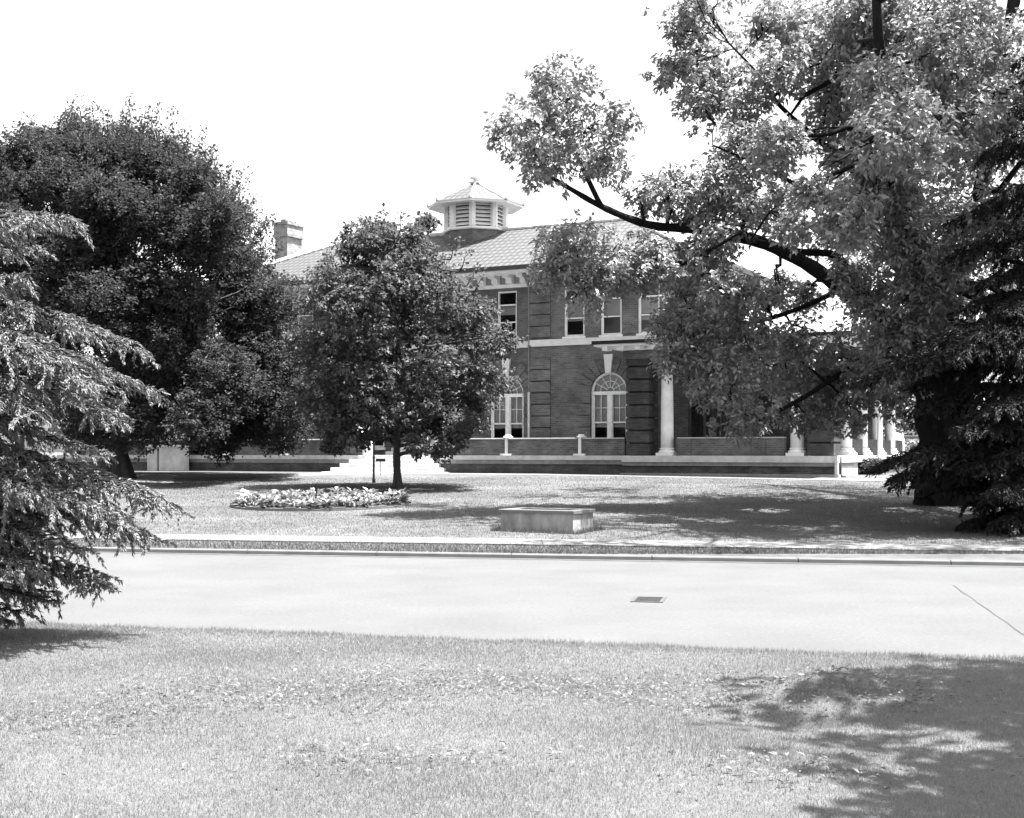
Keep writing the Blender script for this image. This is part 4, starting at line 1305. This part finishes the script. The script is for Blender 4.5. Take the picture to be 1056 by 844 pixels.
# near left hemlock: trunk just outside the picture
hm = Conifer()
hx_, hy_ = -5.15, 11.0
hm.wood.tube([(hx_, hy_, -.2), (hx_, hy_, 1), (hx_ + .03, hy_, 3), (hx_, hy_, 5.6)], [.17, .15, .10, .02], 10)
TIPS = [(100, 232, 11.0, .25), (62, 226, 10.5, .2), (30, 222, 11.2, .2), (66, 258, 11.6, .2), (56, 300, 11.4, .2), (40, 290, 10.4, .2), 
        (118, 348, 11.1, .2), (140, 366, 10.7, .22), (165, 396, 11.0, .2), (150, 424, 10.5, .2), (118, 400, 10.2, .2), (85, 372, 10.2, .2),    (60, 420, 10.0, .2), (112, 470, 11.2, .12),
        (62, 440, 10.8, .12), (30, 468, 11.0, .1), (64, 500, 10.9, .1), (28, 530, 10.6, .08), (62, 566, 11.0, .06), (22, 604, 10.9, .04), (40, 400, 11.0, .12), (30, 350, 11.1, .12),
        (84, 540, 10.7, .08), (46, 560, 10.8, .06), (100, 600, 10.9, .03), (40, 628, 10.9, .02), (110, 420, 10.9, .15), (195, 516, 11.0, .12), (180, 508, 10.6, .15), (150, 530, 10.4, .12), (165, 552, 11.0, .08), (120, 520, 10.1, .15), (125, 588, 10.8, .06), (95, 570, 10.3, .08),  (60, 610, 10.7, .05), (30, 585, 10.2, .06), (18, 640, 10.8, .02), (-10, 600, 10.2, .05), (72, 612, 11.3, .03)]
for x, y, d, ar in TIPS:
    e = W(x, y, d)
    rr = math.hypot(e.x - hx_, e.y - hy_)
    e = W(-130 + (x + 130) * .95, y, d)
    z0 = max(.35, e.z + (.10 * rr if y > 330 else -.22 * rr))
    hm.branch((hx_, hy_, min(z0, 4.6)), e, .03, ar * .6, .86, 235, .11, .38, .20)
for i in range(46):
    z = .4 + 4.9 * (i / 46)
    a = R(70 + 250 * rng.random())
    rr = 2.2 * (1 - max(0, z - 1.6) / 4.3) * (.8 + .3 * rng.random())
    if math.cos(a) > .1: rr *= .42
    if math.sin(a) < -.2 and i % 3: continue
    if z > 3.2: rr = min(rr, .75)
    hm.branch((hx_, hy_, z), (hx_ + rr * math.cos(a), hy_ + rr * math.sin(a), z - .12 * rr), .03, .1, .8, 55, .17, .32)
hm.finish('hemlock_tree', (hx_, hy_, 0), 'pale drooping conifer at the near road edge, left of everything else', M['bark_spruce'], M['spruce'], .036, .012)

# dark spruce at the right, standing before the oak trunk
sp = Conifer()
SX, SY = 10.3, 25.2; sz = float(gz(SX, SY))
sp.wood.tube([(SX, SY, sz - .2), (SX, SY, 2), (SX, SY, 6), (SX, SY, 12.5)], [.30, .26, .17, .03], 10)
TIPS = [(908, 386, 24.6, .16), (925, 376, 24.2, .16), (945, 372, 23.6, .15), (975, 366, 23.2, .14), (1010, 366, 23, .14), (940, 400, 25.4, .14), (1040, 360, 23, .1), (990, 352, 25, .14),
        (918, 474, 24.6, .08), (935, 490, 24.2, .06), (960, 470, 23.6, .06), (985, 440, 23.2, .06), (960, 420, 24, .08), (1000, 480, 23.4, .04), (1010, 520, 24, .02), (1008, 545, 24, .0), (1030, 500, 23, .03), (1035, 540, 23.2, 0), (1050, 470, 22.8, .03), (1020, 430, 23, .05), (985, 505, 25.2, .03), (1045, 420, 22.8, .05),
        (985, 320, 24.6, .1), (1010, 290, 24.2, .1), (1018, 240, 24.4, .08), (1030, 200, 24.6, .08), (1036, 150, 24.6, .06), (1045, 110, 24.8, .06), (1030, 320, 23.4, .08), (1050, 260, 23.8, .08)]
for x, y, d, ar in TIPS:
    e = W(x, y, d)
    rr = math.hypot(e.x - SX, e.y - SY)
    sp.branch((SX, SY, max(sz + .4, e.z + .1 * rr)), e, .05, ar, 1.0, 90, .16, .5, .24)
for i in range(125):
    z = sz + .3 + 11.4 * (i / 125) + .3 * rng.normal()
    a = R(-100 + 240 * rng.random()) if i % 3 else R(360 * rng.random())
    rr = 3.7 * (1 - max(0, z - 2.2) / 10.5) * (.75 + .3 * rng.random())
    if math.cos(a) < -.2 and z < 5.5: rr *= .38
    sp.branch((SX, SY, z), (SX + rr * math.cos(a), SY + rr * math.sin(a), z - .14 * rr), .045, .08, .9, 50, .2, .55, .28)
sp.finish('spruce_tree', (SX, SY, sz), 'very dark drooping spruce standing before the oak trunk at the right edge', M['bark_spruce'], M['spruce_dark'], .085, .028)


# ---------------------------------------------------------------- trees far behind
def far_tree(x, y, h, rad, label, seed, mat=None):
    t = Tree()
    t.limb([(x, y, .5), (x, y, h * .3), (x + .2, y, h * .6), (x, y, h * .85)], rad * .09, .06, 7)
    n = 16
    for i in range(n):
        u = randdir(1)[0] * (.35 + .5 * rng.random())
        t.lobe((x + u[0] * rad, y + u[1] * rad, h * .58 + u[2] * h * .36), rad * .42, h * .13, 46, per=8, tuft_r=.4, twigs=1, droop=.3)
    return t.finish('background_tree', (x, y, .745), label, M['bark'], mat or M['far'], .42, .3, 'trees far behind the building')


for i, (px_, d, h, rad, lab) in enumerate((
        (905, 92, 8.5, 4.6, 'hazy rounded tree far behind the side porch columns'),
        (955, 104, 10, 5.2, 'pale tree far away, seen behind the oak trunk'),
        (1010, 96, 8, 4.6, 'distant tree seen right of the oak trunk behind the pale steps'),
        (1075, 110, 11, 5.5, 'distant tree at the right edge behind the dark spruce'),
        (1150, 120, 12, 6.0, 'distant tree beyond the right edge of the lawn'),
        (20, 88, 9, 5.0, 'distant tree behind the left hemlock sprays'),
        (-80, 96, 11, 6.0, 'distant tree beyond the left edge of the lawn'),
        (95, 100, 8, 4.5, 'distant tree behind the dark broadleaf trunk'))):
    far_tree((px_ - HX) / F * d, d, h, rad, lab, i)
# ------------------------------------------------------------------ small things on the lawn
# concrete box, aligned with the building
c = W(564, 546, 25.0)
bx = empty('concrete_box', (c.x, c.y, float(gz(c.x, c.y))), 'low open concrete box planter with a rim, on the lawn near the sidewalk', 'planter', rz=BR)
HL, HWd, HH = .73, .44, .38
m = MB()
m.box(-HL, HL, -HWd, -HWd + .12, -.1, HH - .05); m.box(-HL, HL, HWd - .12, HWd, -.1, HH - .05)
m.box(-HL, -HL + .12, -HWd + .121, HWd - .121, -.1, HH - .05); m.box(HL - .12, HL, -HWd + .121, HWd - .121, -.1, HH - .05)
m.build('wall', M['concrete'], bx)
r = MB()
o = .035
for a, b, c_, d in ((-HL - o, HL + o, -HWd - o, -HWd + .14), (-HL - o, HL + o, HWd - .14, HWd + o), (-HL - o, -HL + .14, -HWd + .141, HWd - .141), (HL - .14, HL + o, -HWd + .141, HWd - .141)):
    r.bbox(a, b, c_, d, HH - .048, HH + .012, .008)
r.build('rim', M['walk'], bx)
MB().box(-HL + .121, HL - .121, -HWd + .121, HWd - .121, -.05, HH - .10).build('fill', M['soil'], bx)

# flower bed with pale bedding plants
bb = MB()
ring0, ring1 = [], []
n = 48
pts = [(BED[0] + 2.02 * math.cos(2 * math.pi * i / n), BED[1] + 2.06 * math.sin(2 * math.pi * i / n)) for i in range(n)]
bb.quad(*[(x, y, float(gz(x, y)) + .02) for x, y in pts])
tag(bb.build('flower_bed_soil', M['soil']), kind='structure')
eb = MB()
for i in range(n):
    (x0, y0), (x1, y1) = pts[i], pts[(i + 1) % n]
    k = 1.06
    q0, q1 = (BED[0] + (x0 - BED[0]) * k, BED[1] + (y0 - BED[1]) * k), (BED[0] + (x1 - BED[0]) * k, BED[1] + (y1 - BED[1]) * k)
    z = float(gz(x0, y0)); hh = .06 + .02 * math.sin(i * 1.7)
    eb.quad((x0, y0, z + hh), (x1, y1, z + hh), (q1[0], q1[1], z + hh), (q0[0], q0[1], z + hh))
    eb.quad((q0[0], q0[1], z + hh), (q1[0], q1[1], z + hh), (q1[0], q1[1], z - .03), (q0[0], q0[1], z - .03))
    eb.quad((x0, y0, z + hh), (x0, y0, z - .0), (x1, y1, z - .0), (x1, y1, z + hh))
tag(eb.build('bed_edging', M['walk']), 'pale stone edging ring around the flower bed', 'edging')
plants = []
for s in range(4):
    n = 52
    a = rng.random(n) * 2 * np.pi
    el_ = .15 + .9 * rng.random(n)
    P = np.stack([np.cos(a) * .03, np.sin(a) * .03, .02 + .2 * rng.random(n)], 1)
    d = np.stack([np.cos(a) * np.cos(el_), np.sin(a) * np.cos(el_), np.sin(el_)], 1)
    v, f, t = leaves(P, d, np.tile([0, 0, 1.0], (n, 1)) + rng.normal(size=(n, 3)) * .3, .10 + .09 * rng.random(n), .05 + .03 * rng.random(n), .2)
    o = np_mesh('bedding_plant', v, f, M['bedding'], tone=t)
    tag(o, 'pale leafy bedding plant in the round flower bed', 'plant', 'bedding plants in the flower bed')
    plants.append(o)
cnt = 0
sp_pts = []
tries = 0
while len(sp_pts) < 150 and tries < 9000:
    tries += 1
    u = rng.random(2) * 2 - 1
    if u @ u > .97 or math.sin(u[0] * 7) * math.sin(u[1] * 6) > .8: continue
    p = np.array([BED[0] + u[0] * 2.0, BED[1] + u[1] * 2.05])
    if all(np.linalg.norm(p - q) > .22 for q in sp_pts): sp_pts.append(p)
for i, p in enumerate(sp_pts):
    o = plants[i] if i < 4 else plants[i % 4].copy()
    if i >= 4: COL.objects.link(o)
    o.location = (p[0], p[1], float(gz(p[0], p[1])) + .02)
    o.rotation_euler.z = rng.random() * 6.28
    s = .75 + .7 * rng.random(); o.scale = (s, s, s * (.5 + .45 * rng.random()))

# stakes and posts
p = W(326, 524, 30.6)
s = MB(); s.tube([(0, 0, -.1), (.0, 0, .3), (.012, 0, .57)], [.022, .02, .018], 6); s.box(-.03, .03, -.012, .012, .42, .58)
tag(s.build('stake', M['dark'], loc=(p.x, p.y, float(gz(p.x, p.y)))), 'short dark wooden stake standing in the flower bed', 'stake')
p = W(385.5, 497, 42.6)
e = empty('lamp_post', (p.x, p.y, float(gz(p.x, p.y))), 'thin tall black pole standing before the entrance steps, left of the small tree', 'lamp post')
MB().lathe([(.055, -.1), (.055, .12), (.035, .16), (.03, 2.2)], 0, 0, 10).build('pole', M['dark'], e, smooth=True)
MB().lathe([(.035, 2.2), (.08, 2.23), (.11, 2.45), (.13, 2.47), (.02, 2.58), (.0, 2.62)], 0, 0, 10).build('lamp_head', M['dark'], e)
# low dark sign on a thin stake, left of the small tree
p = W(392.5, 487, 47.5)
e = empty('lawn_sign', (p.x, p.y, float(gz(p.x, p.y))), 'low dark horizontal sign on a thin stake at the foot of the entrance steps', 'sign')
MB().lathe([(.014, -.1), (.014, .52)], 0, 0, 6).build('stake', M['greymetal'], e)
MB().bbox(-.17, .17, -.015, .015, .5, .6, .008).build('panel', M['dark'], e)
# dark warning plaque on the parapet right of the steps
q = B(-7.95, -.02)
e = empty('notice_board', (q.x, q.y, ZF), 'small dark notice with a white triangle emblem, beside the parapet post right of the steps', 'sign', rz=BR)
MB().lathe([(.02, 0), (.02, .3)], 0, .02, 6).build('post', M['greymetal'], e)
MB().bbox(-.13, .13, -.02, .02, .18, .60, .006).build('board', M['dark'], e)
t = MB(); t.prism([(-.075, .40), (-.035, .40), (0, .47), (.035, .40), (.075, .40), (0, .545)], -.026, -.0205)
t.build('emblem', M['signwhite'], e)
t = MB()
for z in (.25, .305):
    for k in range(4):
        t.box(-.085 + k * .044, -.085 + k * .044 + .03, -.026, -.0205, z, z + .035)
t.build('lettering', M['signwhite'], e)

# white stone plinths at the left end of the terrace
for k, (s0, s1, cap, lab) in enumerate(((-21.0, -20.45, True, 'narrow white stone plinth with a ball finial before the left terrace'), (-20.36, -19.5, False, 'wide white stone plinth right of the one with the ball'))):
    q = B((s0 + s1) / 2, -.55)
    e = empty('stone_plinth', (q.x, q.y, float(gz(q.x, q.y))), lab, 'plinth', rz=BR)
    hw = (s1 - s0) / 2
    MB().bbox(-hw, hw, -.45, .45, -.1, .98, .02).build('block', M['stone'], e)
    MB().bbox(-hw - .05, hw + .05, -.5, .5, .982, 1.08, .02).build('cap', M['stone'], e)
    if cap:
        MB().lathe([(.14, 1.082), (.14, 1.14), (.07, 1.18), (.16, 1.27), (.19, 1.37), (.15, 1.48), (.05, 1.55), (0, 1.57)], hw - .1, 0, 16).build('finial', M['stone'], e, smooth=True)

# right background: pale wall, gate pier, shrubs, stone stair, white post
d = 66
x0, x1 = W(893, 0, d).x, W(1000, 0, d).x
wl_ = empty('garden_wall', (x0, d, .745), 'low pale stone garden wall far behind the side porch', 'wall', rz=R(-4))
MB().box(0, x1 - x0, -.15, .15, -.2, 1.45).build('wall_body', M['stone'], wl_)
MB().bbox(-.05, x1 - x0 + .05, -.22, .22, 1.452, 1.58, .02).build('coping', M['walk'], wl_)
p = W(924, 470, 58)
gp = empty('gate_pier', (p.x, p.y, .745), 'round-topped white pier in front of the pale garden wall', 'pier')
MB().bbox(-.28, .28, -.28, .28, -.1, 1.2, .03).build('shaft', M['white'], gp)
MB().lathe([(.34, 1.2), (.36, 1.3), (.3, 1.45), (.16, 1.58), (0, 1.62)], 0, 0, 14).build('cap', M['white'], gp, smooth=True)
p = W(907.5, 480, 50)
MBp = empty('white_post', (p.x, p.y, float(gz(p.x, p.y))), 'slim white post standing just right of the side porch columns', 'post')
MB().bbox(-.08, .08, -.08, .08, -.1, 1.98, .012).build('shaft', M['white'], MBp)
MB().lathe([(.11, 1.98), (.11, 2.04), (.05, 2.1), (.07, 2.17), (0, 2.22)], 0, 0, 10).build('cap', M['white'], MBp)


def shrub(x, y, z, rx, rz, label, mat, L=.12, n=90):
    t = Tree()
    for k in range(5):
        a = k * 1.256
        t.limb([(x, y, z - .05), (x + .2 * rx * math.cos(a), y + .2 * rx * math.sin(a), z + .5 * rz), (x + .6 * rx * math.cos(a), y + .6 * rx * math.sin(a), z + 1.1 * rz)], .025, .008, 5)
    for k in range(7):
        u = randdir(1)[0] * .5
        t.lobe((x + u[0] * rx, y + u[1] * rx, z + rz * (.9 + u[2])), rx * .55, rz * .5, n // 2, per=7, twigs=1)
    e = t.finish('shrub', (x, y, z), label, M['bark'], mat, L, L * .6)
    e['category'] = 'shrub'
    return e


for px_, yb_, d, rx, rz, lab in ((897, 484, 47.5, .6, .3, 'low dark shrub beside the side porch steps'), (938, 462, 64, 1.5, .75, 'pale bushy shrub in front of the garden wall by the oak trunk'), (905, 462, 68.5, 1.6, 1.0, 'grey shrub behind the garden wall left of the gate pier'), (925, 462, 69, 1.5, 1.1, 'shrub behind the garden wall right of the gate pier')):
    p = W(px_, yb_, d)
    shrub(p.x, d, float(gz(p.x, d)), rx, rz, lab, M['elm'] if d < 50 else M['far'], .12 if d < 50 else .2)
# pale stone stair right of the oak trunk
p = W(1026, 486, 52)
stx = empty('stone_stair', (p.x, p.y, .745), 'pale stone stair with a white cheek wall, seen right of the oak trunk', 'stairs', rz=R(-12))
for k in range(6):
    MB().bbox(-.1, .75, -.3 + k * .3, 1.9, k * .17, (k + 1) * .17 - .002, .01).build('tread', M['stone'], stx)
MB().prism([(-.34, 0), (-.102, 0), (-.102, 1.55), (-.34, 1.4)], -.35, 1.9).build('cheek_wall', M['white'], stx)
MB().box(-.6, 1.6, -1.6, -.36, -.1, .09).build('landing', M['walk'], stx)
# dead leaves and twigs of light on the verge are sunlight, nothing is built for them
# ------------------------------------------------------------------ light and camera
SUN_EL, SH = R(72), Vector((.98, -.10)).normalized()
world = bpy.data.worlds.new('World')
scene.world = world
world.use_nodes = True
nt = world.node_tree
nt.nodes.clear()
L = nt.links.new
sky = nt.nodes.new('ShaderNodeTexSky')
sky.sky_type = 'NISHITA'
sky.sun_disc = False
sky.sun_elevation = SUN_EL
sky.sun_rotation = math.atan2(SH.x, SH.y)
sky.air_density = 1.0
sky.dust_density = 3.0
bw = nt.nodes.new('ShaderNodeRGBToBW')
bg = nt.nodes.new('ShaderNodeBackground')
bg.inputs['Strength'].default_value = 0.115
wo = nt.nodes.new('ShaderNodeOutputWorld')
L(sky.outputs[0], bw.inputs[0]); L(bw.outputs[0], bg.inputs[0]); L(bg.outputs[0], wo.inputs[0])
sd = bpy.data.lights.new('sun', 'SUN')
sd.energy = 5.0
sd.angle = R(0.5)
so = bpy.data.objects.new('sun', sd)
COL.objects.link(so)
to_sun = Vector((SH.x * math.cos(SUN_EL), SH.y * math.cos(SUN_EL), math.sin(SUN_EL)))
so.rotation_euler = to_sun.to_track_quat('Z', 'Y').to_euler()
so.location = (0, 20, 30)

cd = bpy.data.cameras.new('camera')
cd.sensor_width = 36
cd.lens = 36 * F / 1056
cd.shift_y = (HY - 422) / 1056
cd.clip_start = 0.1
cd.clip_end = 4000
co = bpy.data.objects.new('camera', cd)
COL.objects.link(co)
co.location = (0, 0, EYE)
co.rotation_euler = (R(90), 0, 0)
scene.camera = co
scene.view_settings.view_transform = 'Standard'
scene.view_settings.look = 'None'
scene.view_settings.exposure = 2.3
scene.view_settings.gamma = 1.0
scene.cycles.max_bounces = 8
scene.cycles.transparent_max_bounces = 8
scene.cycles.use_denoising = True
